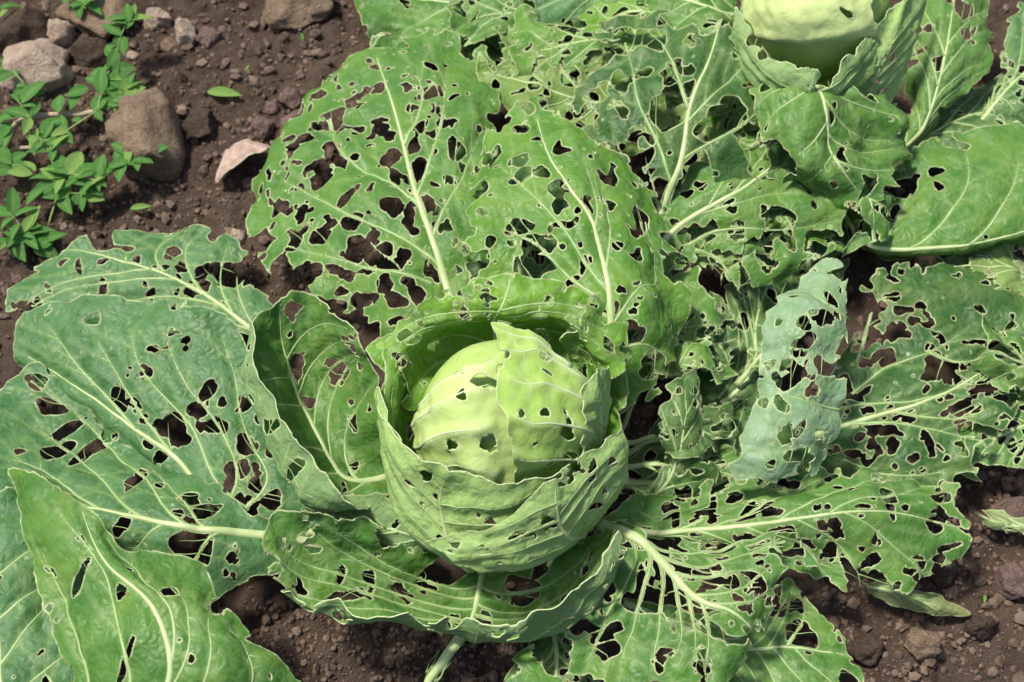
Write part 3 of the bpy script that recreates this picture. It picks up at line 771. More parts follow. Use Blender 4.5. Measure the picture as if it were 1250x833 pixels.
# upper middle leaf
leaf(p1, [row((700, 530, 8), (705, 528, 8), (712, 526, 8), (720, 526, 8), (728, 528, 8)),
          row((630, 430, 12), (700, 412, 13), (748, 395, 13.5), (790, 405, 13), (822, 478, 10)),
          row((565, 390, 12.5), (640, 322, 14), (722, 285, 15), (775, 312, 14), (840, 410, 10)),
          row((552, 288, 12.5), (600, 228, 14), (690, 198, 15), (752, 232, 14), (842, 345, 11)),
          row((578, 195, 11), (618, 142, 12), (660, 118, 13), (722, 155, 13), (808, 235, 11))],
     'mid', cell=.0020, lace=0.5, nholes=12, rag=.012, skel=.22, skel_wl=.019, ruffle=.006, wave=.005, rib=.0036,
     midpts=[(746, 389), (742, 345), (725, 278), (694, 230), (668, 185), (655, 140)],
     veins=[[(738, 350), (722, 330), (679, 269), (636, 225), (610, 200)], [(735, 370), (706, 346), (655, 298), (612, 278)], [(742, 385), (700, 372), (650, 345), (600, 335)], [(748, 389), (794, 350), (799, 320), (790, 270)], [(750, 430), (775, 422), (804, 427), (825, 430)], [(740, 330), (745, 280), (735, 220)], [(725, 278), (728, 240), (710, 190)]],
     holes=[(603, 188, 10, 12), (635, 198, 14, 7, 20), (637, 215, 10, 14), (685, 185, 6, 12), (632, 277, 18, 10, 170), (652, 300, 12, 18, 110), (650, 325, 24, 14, 165), (580, 320, 14, 15), (716, 253, 5, 15, 25), (715, 320, 6, 9), (783, 268, 14, 17), (798, 450, 14, 12), (770, 410, 12, 16), (815, 468, 8, 14), (680, 228, 14, 5, 40), (758, 355, 5, 5), (800, 440, 14, 12)])
# upper right skeletonised leaf
leaf(p1, [row((690, 520, 5), (695, 518, 5), (700, 516, 5), (708, 516, 5), (715, 518, 5)),
          row((762, 335, 8), (785, 312, 8.5), (802, 283, 9), (822, 302, 8.5), (845, 335, 7)),
          row((715, 240, 10), (778, 205, 11.5), (828, 203, 12.5), (885, 222, 11.5), (925, 280, 9)),
          row((690, 130, 11), (770, 110, 13), (846, 122, 14.5), (935, 150, 13), (1000, 225, 10)),
          row((715, 40, 11), (790, 18, 12.5), (876, 25, 14), (960, 60, 13), (1010, 145, 11))],
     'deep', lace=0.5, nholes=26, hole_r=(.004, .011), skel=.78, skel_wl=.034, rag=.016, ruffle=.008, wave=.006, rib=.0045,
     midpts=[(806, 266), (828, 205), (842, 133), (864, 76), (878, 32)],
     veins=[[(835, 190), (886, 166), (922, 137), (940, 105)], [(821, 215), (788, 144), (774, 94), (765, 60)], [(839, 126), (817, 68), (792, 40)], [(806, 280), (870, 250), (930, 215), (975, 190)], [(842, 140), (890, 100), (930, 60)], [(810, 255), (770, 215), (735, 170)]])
leaf(p1, [row((735, 420, 5), (740, 416, 5), (745, 410, 5), (750, 415, 5), (752, 420, 5)),
          row((795, 272, 9), (802, 280, 9), (812, 292, 9), (822, 308, 8), (832, 325, 7)),
          row((850, 200, 10), (872, 215, 10.5), (898, 232, 11), (905, 300, 9), (888, 390, 6)),
          row((915, 150, 10), (938, 170, 10.5), (962, 194, 11), (965, 270, 10), (950, 345, 7)),
          row((985, 130, 9), (1020, 160, 10), (1052, 200, 10.5), (1058, 250, 10), (1045, 292, 9))],
     'green', nholes=18, hole_r=(.004, .012), skel=.66, skel_wl=.03, rag=.010, ruffle=.007, wave=.006, rib=.0036,
     veins=[[(839, 299), (886, 281), (960, 279), (1020, 270)], [(850, 262), (900, 250), (980, 235)], [(850, 305), (880, 320), (905, 360)], [(900, 232), (930, 190), (945, 165)], [(880, 240), (890, 205)]],
     holes=[(870, 312, 6, 12), (860, 318, 6), (892, 318, 7, 13), (908, 345, 5, 22, 15), (935, 305, 8, 9), (960, 292, 12, 8), (900, 360, 8, 14), (862, 352, 9, 16), (915, 300, 6, 14)])
# leaf hanging between head and the right leaf
leaf(p1, [row((770, 620, 4), (780, 620, 4), (790, 618, 4)),
          row((800, 580, 6), (822, 580, 6.5), (868, 600, 5)),
          row((805, 500, 9), (835, 510, 9.5), (872, 530, 7)),
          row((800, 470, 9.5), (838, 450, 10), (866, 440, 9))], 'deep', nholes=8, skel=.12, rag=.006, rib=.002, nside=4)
# dark broad leaf low under the right side
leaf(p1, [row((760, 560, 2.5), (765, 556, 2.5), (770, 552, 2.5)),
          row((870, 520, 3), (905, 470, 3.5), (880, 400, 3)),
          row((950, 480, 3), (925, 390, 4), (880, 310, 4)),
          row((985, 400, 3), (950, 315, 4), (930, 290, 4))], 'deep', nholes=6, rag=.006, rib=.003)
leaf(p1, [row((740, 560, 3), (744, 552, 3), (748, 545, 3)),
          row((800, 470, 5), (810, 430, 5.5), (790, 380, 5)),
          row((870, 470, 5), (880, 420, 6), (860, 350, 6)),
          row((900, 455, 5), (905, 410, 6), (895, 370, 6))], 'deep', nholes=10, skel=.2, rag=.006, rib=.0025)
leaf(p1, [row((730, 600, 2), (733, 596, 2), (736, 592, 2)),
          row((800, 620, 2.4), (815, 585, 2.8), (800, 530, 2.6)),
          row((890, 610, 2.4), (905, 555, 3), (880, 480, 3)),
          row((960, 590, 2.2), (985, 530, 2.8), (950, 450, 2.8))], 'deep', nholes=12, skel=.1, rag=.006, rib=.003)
# right outer leaf, the shade on it put into the darker deep tone
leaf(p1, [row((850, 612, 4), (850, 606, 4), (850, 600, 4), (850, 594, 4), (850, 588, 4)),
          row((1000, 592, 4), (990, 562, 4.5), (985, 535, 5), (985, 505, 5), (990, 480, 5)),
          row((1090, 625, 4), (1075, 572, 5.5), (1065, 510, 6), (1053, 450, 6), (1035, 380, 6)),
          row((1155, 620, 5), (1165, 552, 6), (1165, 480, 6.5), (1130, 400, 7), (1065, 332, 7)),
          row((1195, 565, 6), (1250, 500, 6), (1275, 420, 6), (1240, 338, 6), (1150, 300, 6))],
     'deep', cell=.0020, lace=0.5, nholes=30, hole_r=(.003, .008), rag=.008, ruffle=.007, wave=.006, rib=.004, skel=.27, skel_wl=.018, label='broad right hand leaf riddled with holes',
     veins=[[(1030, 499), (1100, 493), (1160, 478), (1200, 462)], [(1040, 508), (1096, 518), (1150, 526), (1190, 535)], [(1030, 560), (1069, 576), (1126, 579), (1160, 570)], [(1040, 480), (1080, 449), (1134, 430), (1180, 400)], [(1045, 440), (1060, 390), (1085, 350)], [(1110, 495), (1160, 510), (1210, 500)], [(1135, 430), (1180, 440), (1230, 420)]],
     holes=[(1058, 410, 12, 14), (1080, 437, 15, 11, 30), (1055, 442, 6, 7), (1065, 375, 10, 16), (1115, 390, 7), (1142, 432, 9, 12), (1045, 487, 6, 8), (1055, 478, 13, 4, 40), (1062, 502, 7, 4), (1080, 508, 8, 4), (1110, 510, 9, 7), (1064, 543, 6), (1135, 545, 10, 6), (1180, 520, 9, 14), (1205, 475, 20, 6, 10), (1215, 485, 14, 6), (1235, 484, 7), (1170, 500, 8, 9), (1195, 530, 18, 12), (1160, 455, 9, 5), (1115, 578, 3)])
# its glaucous side folded up and over
leaf(p1, [row((892, 590, 10), (935, 592, 10), (985, 588, 9.5), (1022, 572, 9)),
          row((886, 548, 11), (940, 543, 12), (988, 530, 12), (1028, 510, 11)),
          row((918, 470, 13), (955, 460, 14), (998, 450, 14), (1030, 440, 12.8)),
          row((930, 395, 14), (968, 388, 15), (1003, 383, 14.8), (1036, 375, 13.6)),
          row((972, 328, 13.5), (997, 318, 13.5), (1022, 308, 13.6), (1050, 298, 13.2))],
     'glaucous', lace=0.2, base_rag=True, nholes=6, hole_r=(.003, .006), rag=.006, skel=.0, skel_wl=.022, ruffle=.005, wave=.004, mid=False, label='bluish folded-over side of the right hand leaf',
     veins=[[(1028, 500), (990, 490), (950, 480)], [(1030, 440), (1000, 430), (965, 425)], [(1034, 390), (1005, 370), (985, 350)], [(1026, 545), (980, 545), (920, 550)]],
     holes=[(978, 424, 9, 15), (979, 400, 8, 7), (1003, 447, 10, 12), (964, 464, 15, 8, 20), (990, 475, 7, 8), (1000, 390, 15, 7, 170), (1014, 375, 6, 16, 20), (1025, 335, 5, 16), (940, 445, 6), (1022, 430, 5, 18, 170), (932, 490, 7, 6), (953, 493, 11, 6), (957, 528, 12, 6), (1000, 530, 6, 8), (975, 556, 17, 7, 170), (940, 565, 5), (962, 540, 4, 3), (1039, 325, 4, 10), (1010, 540, 6, 10)])
# lower right leaf
leaf(p1, [row((735, 632, 7), (735, 637, 7), (735, 642, 7), (735, 648, 7), (735, 652, 7)),
          row((795, 598, 5.5), (795, 625, 6), (795, 648, 6.5), (798, 656, 6.5), (800, 664, 6)),
          row((900, 582, 6), (895, 620, 6.5), (890, 648, 7.5), (890, 660, 7), (890, 672, 6)),
          row((1010, 568, 7), (1000, 605, 7.5), (990, 632, 8.5), (985, 665, 7), (975, 702, 6)),
          row((1105, 572, 7), (1095, 600, 8), (1085, 625, 8.5), (1075, 680, 6.5), (1055, 732, 5)),
          row((1170, 592, 6.5), (1188, 620, 6.5), (1190, 648, 6), (1170, 690, 5), (1120, 722, 4.5))],
     'green', cell=.0020, lace=0.45, nholes=16, rag=.006, ruffle=.007, wave=.007, rib=.0034, skel=.3, skel_wl=.02,
     holes=[(850, 640, 12, 5), (833, 662, 14, 6), (870, 660, 20, 5), (1015, 672, 11, 8), (1062, 684, 10, 7), (1045, 700, 7, 8), (1065, 705, 9, 10), (1015, 635, 10, 6), (1050, 625, 12, 5), (1108, 617, 5), (1145, 640, 14, 8, 20), (1155, 668, 12, 4, 20), (895, 615, 12, 7), (860, 632, 9)])
# torn leaf with thick midrib
leaf(p1, [row((722, 632, 8), (726, 636, 8), (730, 640, 8), (728, 646, 8), (724, 652, 8)),
          row((800, 648, 8.5), (792, 655, 9), (783, 665, 10), (768, 682, 9), (748, 700, 8)),
          row((885, 662, 9), (862, 685, 9.5), (835, 713, 10), (770, 748, 8.5), (690, 770, 7)),
          row((965, 648, 9), (935, 690, 9.5), (888, 745, 9.5), (812, 792, 8), (630, 800, 6)),
          row((990, 690, 7.5), (960, 725, 8), (918, 800, 8), (835, 862, 7), (612, 880, 5.5))],
     'green', cell=.0020, lace=0.45, nholes=24, hole_r=(.003, .009), skel=.72, skel_wl=.028, rag=.010, ruffle=.007, wave=.006, rib=.0055, nside=6,
     midpts=[(773, 658), (815, 692), (855, 733), (890, 745), (920, 770)], label='shredded leaf with thick pale midrib and bare veins',
     veins=[[(775, 662), (760, 720), (735, 770), (715, 820)], [(790, 672), (785, 720), (768, 780), (755, 830)], [(803, 685), (805, 740), (802, 785), (795, 830)], [(825, 705), (830, 750), (822, 800)], [(845, 725), (848, 760), (845, 810)], [(860, 735), (865, 780), (860, 820)],
            [(790, 668), (840, 675), (900, 655), (950, 645)], [(805, 680), (860, 690), (915, 670), (960, 660)], [(830, 705), (880, 700), (930, 690)], [(850, 730), (900, 720), (945, 690)], [(870, 740), (915, 735), (955, 715)]])
# low flat leaf bottom right
leaf(p1, [row((760, 730, 2.5), (762, 736, 2.5), (764, 742, 2.5)),
          row((905, 745, 3), (895, 790, 3.2), (890, 850, 3)),
          row((960, 700, 3), (965, 790, 3.2), (965, 880, 3)),
          row((1000, 745, 2.6), (1050, 800, 2.8), (1075, 850, 2.5))],
     'green', nholes=2, rag=.006, ruffle=.003, wave=.003, rib=.003, holes=[(944, 727, 12, 8), (957, 742, 20, 8, 20), (977, 739, 8, 6), (978, 778, 18, 16), (1035, 830, 9, 9), (930, 720, 5)])
# leaf running out of the bottom with a bare petiole
leaf(p1, [row((605, 720, 3), (610, 724, 3), (616, 728, 3)),
          row((530, 795, 3), (542, 805, 3.2), (556, 812, 3)),
          row((490, 850, 2.6), (508, 855, 3), (530, 862, 2.6)),
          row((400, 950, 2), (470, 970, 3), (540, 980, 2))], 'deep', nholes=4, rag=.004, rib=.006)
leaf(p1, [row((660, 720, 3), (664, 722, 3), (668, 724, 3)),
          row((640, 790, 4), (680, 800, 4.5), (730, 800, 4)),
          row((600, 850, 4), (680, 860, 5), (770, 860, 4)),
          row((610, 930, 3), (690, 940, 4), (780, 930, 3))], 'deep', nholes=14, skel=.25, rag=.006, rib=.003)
# left leaves
leaf(p1, [row((520, 668, 3.5), (520, 666, 3.5), (520, 664, 3.5), (520, 661, 3.5), (520, 658, 3.5)),
          row((310, 652, 4), (310, 642, 5), (305, 627, 5.5), (318, 590, 6), (348, 540, 6)),
          row((232, 612, 3.5), (222, 590, 4.5), (205, 555, 5.5), (250, 480, 7), (315, 428, 7)),
          row((130, 545, 2.5), (125, 515, 3.5), (112, 483, 4.5), (150, 418, 6.5), (255, 372, 8)),
          row((40, 455, 2), (26, 442, 2.5), (15, 425, 3), (30, 380, 4), (110, 358, 5.5))],
     'blue', nholes=10, rag=.004, ruffle=.003, wave=.0035, rib=.0035,
     midpts=[(331, 643), (225, 570), (158, 518), (97, 473), (29, 432)],
     veins=[[(300, 622), (245, 545), (180, 460), (160, 400)], [(320, 636), (290, 570), (235, 480), (200, 400)], [(330, 640), (325, 580), (290, 490), (270, 410)], [(225, 570), (170, 500), (115, 415)], [(160, 520), (100, 450), (60, 400)]],
     holes=[(115, 390, 9), (188, 428, 7, 5), (227, 416, 7, 5), (226, 428, 5, 3), (177, 453, 9, 9), (163, 449, 3), (157, 460, 3), (145, 488, 11, 15), (176, 510, 6), (166, 498, 3), (254, 478, 9, 14), (240, 502, 11, 11), (265, 518, 11, 13), (247, 520, 7), (210, 520, 15, 18, 30), (222, 535, 12, 12), (190, 515, 5, 7), (180, 541, 8, 6), (200, 558, 14, 7, 30), (294, 487, 5), (318, 512, 7, 9), (300, 545, 11, 14), (334, 550, 8), (223, 595, 9), (275, 600, 8, 20, 150), (290, 573, 12), (313, 594, 8), (334, 612, 10, 12)])
leaf(p1, [row((530, 688, 2), (530, 685, 2), (530, 682, 2), (530, 679, 2), (530, 676, 2)),
          row((325, 708, 4.5), (328, 675, 5.5), (318, 654, 6.2), (320, 641, 6), (330, 630, 6)),
          row((240, 745, 4), (240, 690, 6.5), (208, 640, 8), (232, 610, 7), (265, 588, 6)),
          row((150, 730, 4), (140, 665, 6.5), (95, 618, 7.5), (130, 565, 5), (185, 560, 4)),
          row((60, 690, 4), (0, 640, 6), (-50, 595, 6.5), (-15, 495, 3.5), (45, 435, 3))],
     'blue', nholes=10, rag=.004, ruffle=.003, wave=.0035, rib=.0046, midpts=[(315, 653), (260, 648), (200, 638), (150, 628), (90, 617), (20, 600)],
     veins=[[(225, 640), (180, 590), (120, 530), (40, 470)], [(170, 632), (110, 570), (40, 520)], [(120, 622), (60, 580), (10, 560)], [(275, 652), (240, 680), (210, 710)], [(195, 640), (170, 665), (140, 690)], [(250, 648), (225, 615), (180, 570)]],
     holes=[(70, 550, 14, 18, 140), (120, 540, 9, 40, 150), (165, 590, 8, 18, 150), (172, 577, 6, 8), (85, 525, 8, 24, 140), (65, 500, 12, 18), (150, 640, 8, 14, 150), (237, 668, 18, 22, 20), (282, 678, 5), (205, 725, 8), (225, 712, 7), (250, 625, 18, 9, 30), (24, 555, 6), (45, 470, 14, 10)])
leaf(p1, [row((350, 450, 4), (350, 446, 4), (350, 442, 4), (350, 438, 4), (350, 434, 4)),
          row((262, 425, 3), (282, 410, 4), (302, 398, 4.5), (316, 380, 4.5), (330, 345, 4)),
          row((150, 405, 2), (190, 372, 3.2), (225, 345, 4), (258, 325, 4), (300, 298, 3.5)),
          row((40, 402, 2), (70, 352, 2.8), (130, 315, 3.5), (190, 295, 3.5), (262, 278, 3.5)),
          row((2, 388, 1.5), (4, 338, 2), (70, 305, 2.5), (115, 285, 2.8), (205, 283, 2.5))],
     'blue', nholes=10, rag=.010, ruffle=.005, wave=.004, rib=.0028, holes=[(128, 351, 16, 5), (97, 327, 14, 4), (211, 310, 9, 11), (198, 327, 10, 4), (222, 326, 8, 6), (235, 355, 10, 12), (248, 335, 10, 14), (280, 335, 22, 22), (268, 372, 11, 5), (185, 362, 9, 6, 30), (215, 358, 8, 3), (127, 320, 9, 4, 20), (250, 350, 8)])

# ------------------------------------------------------------------ cabbage at the upper right
HC2 = at(1002, 8, 15); HR2 = np.array([.074, .074, .076])
p2 = empty('cabbage_plant', (HC2[0], HC2[1], 0), 'cabbage plant with sunlit yellowish head top and one upright pale wrapper leaf', 'cabbage', 'cabbages in the field')
stem(p2, [HC2 * [1, 1, 0] + [0, 0, -.01], HC2 * [1, 1, 0] + [.002, 0, .04], HC2 - [0, 0, .06]], .016)
head_core(p2, HC2, HR2, 13, MATS['head'][0])
h2 = lambda px, py, f=1.02: sphere_pt(HC2, HR2, px, py, f)
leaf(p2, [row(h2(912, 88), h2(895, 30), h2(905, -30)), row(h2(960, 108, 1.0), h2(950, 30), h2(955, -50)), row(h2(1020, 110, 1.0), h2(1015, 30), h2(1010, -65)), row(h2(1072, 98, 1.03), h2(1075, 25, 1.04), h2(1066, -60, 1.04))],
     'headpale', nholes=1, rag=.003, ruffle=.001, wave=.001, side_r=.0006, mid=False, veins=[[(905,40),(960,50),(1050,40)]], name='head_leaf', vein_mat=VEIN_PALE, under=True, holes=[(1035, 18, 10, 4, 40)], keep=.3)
leaf(p2, [row((985, 195, 7), (992, 196, 7), (1000, 196, 7), (1008, 195, 7), (1014, 194, 7)),
          row((905, 110, 11), (940, 140, 11), (990, 150, 11), (1040, 135, 11), (1075, 105, 11)),
          row((885, 55, 14), (922, 100, 15.5), (985, 118, 16), (1045, 100, 15.5), (1082, 65, 14.5)),
          row((900, 0, 16.5), (936, 54, 18), (993, 78, 19), (1040, 62, 18.5), (1074, 22, 17.5))], 'bright', under=True, nholes=8, rag=.008, ruffle=.006, wave=.005, rib=.003)
leaf(p2, [row((1030, 175, 10), (1048, 172, 9.5), (1065, 168, 9), (1082, 160, 9), (1096, 152, 9)),
          row((1012, 120, 14), (1038, 115, 13.5), (1062, 112, 13), (1085, 108, 12.5), (1108, 100, 12)),
          row((1045, 70, 16.5), (1068, 62, 16), (1085, 58, 16), (1105, 52, 15), (1122, 46, 14)),
          row((1078, 20, 18), (1098, 2, 18), (1112, -8, 18), (1128, -18, 17), (1142, -30, 16))], 'wrap', under=True, nholes=5, rag=.003, ruffle=.001, wave=.002, rib=.002, holes=[(1088, 70, 5, 14, 160), (1070, 95, 7, 3)])
leaf(p2, [row((1075, 200, 6), (1080, 200, 6), (1085, 198, 6)),
          row((1095, 150, 8), (1130, 150, 9), (1180, 130, 8)),
          row((1108, 60, 9), (1155, 60, 11), (1212, 75, 9)),
          row((1110, -40, 10), (1165, -50, 11), (1222, -20, 10))], 'green', nholes=4, rag=.006, ruffle=.005, rib=.003, holes=[(1183, 43, 9, 11), (1146, 75, 9, 12), (1180, 15, 8), (1137, 38, 7)])
leaf(p2, [row((1120, 190, 5), (1124, 190, 5), (1128, 188, 5)),
          row((1170, 170, 6), (1195, 145, 6.5), (1205, 115, 6)),
          row((1240, 160, 6), (1250, 90, 7), (1230, 20, 6)),
          row((1310, 120, 5), (1320, 50, 6), (1280, -30, 5))], 'blue', nholes=16, rag=.006, ruffle=.005, rib=.003)
leaf(p2, [row((1030, 250, 5), (1034, 256, 5), (1038, 262, 5)),  # dark leaf colour paints in the shadow between the neighbouring leaves
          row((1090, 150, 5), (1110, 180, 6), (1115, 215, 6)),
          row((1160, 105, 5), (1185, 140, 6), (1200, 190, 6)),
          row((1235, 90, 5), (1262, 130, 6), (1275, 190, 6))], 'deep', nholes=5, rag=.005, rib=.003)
leaf(p2, [row((1000, 222, 4), (1002, 226, 4), (1004, 230, 4), (1006, 233, 3.8), (1008, 236, 3.6)),
          row((1052, 235, 7), (1058, 270, 7), (1062, 297, 7), (1066, 302, 5.5), (1068, 303, 4)),
          row((1105, 190, 8.5), (1125, 240, 9), (1145, 301, 8.5), (1150, 306, 6.5), (1152, 306, 5)),
          row((1160, 158, 9.5), (1200, 210, 10), (1238, 284, 9.5), (1245, 290, 7.5), (1248, 292, 6)),
          row((1240, 150, 9.5), (1300, 190, 10), (1345, 245, 9), (1350, 255, 7), (1350, 260, 6))],
     'green', nholes=4, rag=.006, ruffle=.005, wave=.004, rib=.0032, holes=[(1142, 212, 9, 7, 20), (1100, 230, 22, 12, 160), (1165, 175, 10, 16), (1120, 218, 5), (1090, 262, 16, 8)],
     veins=[[(1127, 298), (1155, 262), (1181, 223), (1179, 180)], [(1199, 288), (1220, 255), (1239, 223), (1245, 190)], [(1080, 296), (1095, 265), (1110, 235)]])
# ragged yellowish front leaves of that plant
CR_ = dict(ruffle=.016, wave=.012, rag=.012)
leaf(p2, [row((985, 195, 6), (990, 196, 6), (996, 196, 6)),
          row((915, 100, 14), (995, 112, 15.5), (1085, 115, 14)),
          row((930, 180, 13), (1015, 195, 14), (1112, 165, 11)),
          row((985, 245, 9), (1060, 250, 10), (1130, 195, 9))], 'green', nholes=10, skel=.15, rib=.003, **CR_)
leaf(p2, [row((960, 180, 7), (958, 174, 7), (956, 168, 7)),
          row((925, 175, 9), (905, 120, 10), (905, 60, 10)),
          row((880, 165, 8), (850, 95, 9), (870, 30, 9)),
          row((840, 130, 7), (815, 70, 8), (840, 5, 8))], 'bright', nholes=14, skel=.45, skel_wl=.03, rib=.003, **CR_)
leaf(p2, [row((965, 195, 6), (962, 192, 6), (960, 188, 6)),
          row((960, 240, 9), (925, 200, 9), (910, 140, 9)),
          row((930, 265, 8), (880, 200, 8), (870, 110, 8)),
          row((900, 250, 6), (850, 190, 7), (830, 110, 7))], 'yellow', nholes=14, skel=.55, skel_wl=.03, rib=.0028, **CR_)
leaf(p2, [row((960, 190, 5), (962, 186, 5), (964, 182, 5)),
          row((900, 160, 9), (900, 110, 9.5), (910, 60, 9.5)),
          row((840, 170, 7), (820, 90, 8), (850, 15, 8)),
          row((780, 150, 5), (760, 70, 6), (790, 0, 6))], 'yellow', nholes=16, skel=.35, skel_wl=.03, rib=.003, **CR_)
leaf(p2, [row((960, 170, 4), (960, 165, 4), (960, 160, 4)),
          row((820, 190, 7), (800, 130, 8), (820, 60, 8)),
          row((700, 190, 8), (690, 110, 9), (710, 40, 9)),
          row((600, 140, 8), (575, 80, 9), (600, 30, 9))], 'yellow', nholes=22, skel=.3, skel_wl=.03, rib=.003, **CR_)
leaf(p2, [row((960, 110, 4), (960, 100, 4), (960, 90, 4)),
          row((830, 90, 6), (800, 20, 7), (820, -50, 7)),
          row((680, 80, 6), (660, 0, 7), (680, -70, 7)),
          row((570, 60, 5), (540, -10, 6), (580, -70, 6))], 'green', nholes=14, rib=.004, **CR_)
leaf(p2, [row((900, 60, 3), (900, 54, 3), (900, 48, 3)),
          row((720, 90, 4), (700, 20, 4.5), (720, -40, 4)),
          row((560, 80, 4), (540, 0, 5), (560, -60, 4)),
          row((450, 60, 4), (420, -20, 4), (455, -80, 4))], 'green', nholes=12, rib=.004, **CR_)
leaf(p2, [row((940, 40, 7), (936, 30, 7), (932, 20, 7)),
          row((890, 60, 11), (880, 10, 12), (895, -40, 12)),
          row((820, 50, 10), (800, -10, 11), (820, -60, 11)),
          row((780, 30, 8), (755, -20, 9), (780, -70, 9))], 'green', nholes=10, skel=.25, rib=.003, **CR_)
leaf(p2, [row((930, 20, 7), (928, 12, 7), (926, 4, 7)),
          row((850, -10, 8), (830, -40, 9), (840, -90, 9)),
          row((740, 40, 8), (730, -10, 9), (740, -70, 9)),
          row((650, 50, 8), (640, 10, 8.5), (640, -50, 8))], 'blue', nholes=10, skel=.15, rib=.003, **CR_)
leaf(p2, [row((1000, 205, 4), (1004, 206, 4), (1008, 206, 4)),
          row((950, 260, 4), (990, 280, 4.5), (1030, 260, 4.5)),
          row((935, 320, 3), (985, 345, 4), (1040, 310, 4)),
          row((950, 370, 2), (990, 390, 3), (1030, 360, 3))], 'deep', nholes=3, rag=.005, rib=.005)

# tattered smaller leaves filling in between
def tatter(plant, base, mid_, tip, w0, w1, key, skel=.35, lace=.5):
    b, m, t = (np.array(x, float) for x in (base, mid_, tip))
    d = (t - b)[:2]; d /= np.linalg.norm(d) + 1e-9; nx, ny = -d[1], d[0]
    def rw(c, w_, dz): return row((c[0] - nx * w_, c[1] - ny * w_, c[2] - dz), (c[0], c[1], c[2]), (c[0] + nx * w_, c[1] + ny * w_, c[2] - dz))
    leaf(plant, [rw(b, 5, 0), rw((b + m) / 2, w0 * .6, .5), rw(m, w0, 1.0), rw(t, w1, 1.4)], key, nholes=10, skel=skel, skel_wl=.024, lace=lace, rib=.0026, ruffle=.014, wave=.010, rag=.011)
tatter(p1, (740, 470, 5), (820, 400, 8), (870, 360, 8), 45, 40, 'green')
tatter(p1, (750, 500, 5), (830, 450, 8), (885, 430, 7.5), 40, 35, 'mid', .25)
tatter(p1, (760, 540, 5), (835, 530, 7), (900, 520, 6), 40, 34, 'deep', .25)
tatter(p1, (760, 570, 4), (860, 570, 6), (930, 560, 6), 36, 30, 'green', .3)
tatter(p1, (800, 330, 6), (880, 290, 9), (960, 300, 9), 40, 36, 'green', .35)
tatter(p1, (900, 470, 4), (960, 400, 7), (985, 330, 8), 34, 30, 'deep', .2)
tatter(p2, (985, 205, 6), (960, 260, 10), (985, 310, 8), 50, 42, 'mid', .35)
tatter(p2, (1010, 205, 6), (1060, 250, 11), (1060, 300, 9), 48, 40, 'green', .3)
tatter(p2, (960, 150, 8), (900, 190, 11), (850, 230, 9), 46, 40, 'mid', .45)
tatter(p2, (950, 120, 8), (860, 110, 10), (790, 130, 9), 44, 40, 'yellow', .4)
tatter(p2, (930, 90, 7), (830, 60, 11), (750, 60, 10), 44, 44, 'mid', .35)
tatter(p2, (900, 60, 7), (760, 20, 10), (690, 40, 9), 46, 44, 'bright', .3)
tatter(p2, (860, 60, 6), (690, 60, 9.5), (610, 70, 9), 44, 40, 'mid', .35)
tatter(p2, (880, 40, 6), (620, 10, 8), (540, 30, 7.5), 44, 40, 'green', .3)
# ------------------------------------------------------------------ cabbage at the lower left, its stem outside the frame
g3 = at(120, 980, 0)
p3 = empty('cabbage_plant', (g3[0], g3[1], 0), 'cabbage plant whose large smooth leaves reach in over the left leaves, head unseen', 'cabbage', 'cabbages in the field')
stem(p3, [g3 - [0, 0, .01], g3 + [0, 0, .04], g3 + [0.005, 0, .09]], .016)
leaf(p3, [row((120, 985, 6), (124, 984, 6), (130, 982, 6), (136, 984, 6), (140, 986, 6)),
          row((88, 855, 10), (140, 850, 12.5), (202, 842, 13.5), (275, 845, 13), (365, 860, 10)),
          row((55, 740, 11), (108, 738, 13), (187, 745, 14.5), (245, 760, 14), (318, 788, 12)),
          row((30, 650, 11), (68, 660, 13), (132, 688, 14.5), (188, 712, 14), (268, 735, 12)),
          row((10, 568, 10), (48, 578, 12), (98, 615, 13), (160, 662, 13), (255, 690, 12))],
     'green', nholes=5, rag=.003, ruffle=.0035, wave=.003, rib=.0034,
     veins=[[(160, 850), (138, 748), (109, 675), (73, 625)], [(200, 800), (170, 700), (130, 650)], [(205, 835), (232, 770), (225, 720)], [(240, 850), (258, 790), (250, 735)], [(110, 860), (85, 760), (50, 670)], [(290, 860), (305, 810), (285, 770)]],
     holes=[(147, 722, 6, 8, 20), (97, 705, 5, 22, 160), (265, 745, 7, 16, 160), (207, 725, 9, 7), (153, 805, 5, 22, 160), (232, 805, 4), (310, 785, 11, 5, 30)])
leaf(p3, [row((60, 985, 5), (64, 984, 5), (68, 984, 5), (72, 984, 5), (76, 985, 5)),
          row((-130, 870, 6), (-60, 860, 8), (5, 855, 9), (80, 855, 8.5), (170, 860, 8)),
          row((-150, 740, 6), (-80, 720, 8), (0, 715, 9.5), (65, 722, 8.5), (135, 760, 7.5)),
          row((-120, 625, 7), (-60, 600, 9), (0, 588, 10), (55, 610, 9), (100, 680, 7.5))],
     'blue', nholes=24, hole_r=(.002, .005), rag=.006, ruffle=.007, wave=.007, rib=.003)

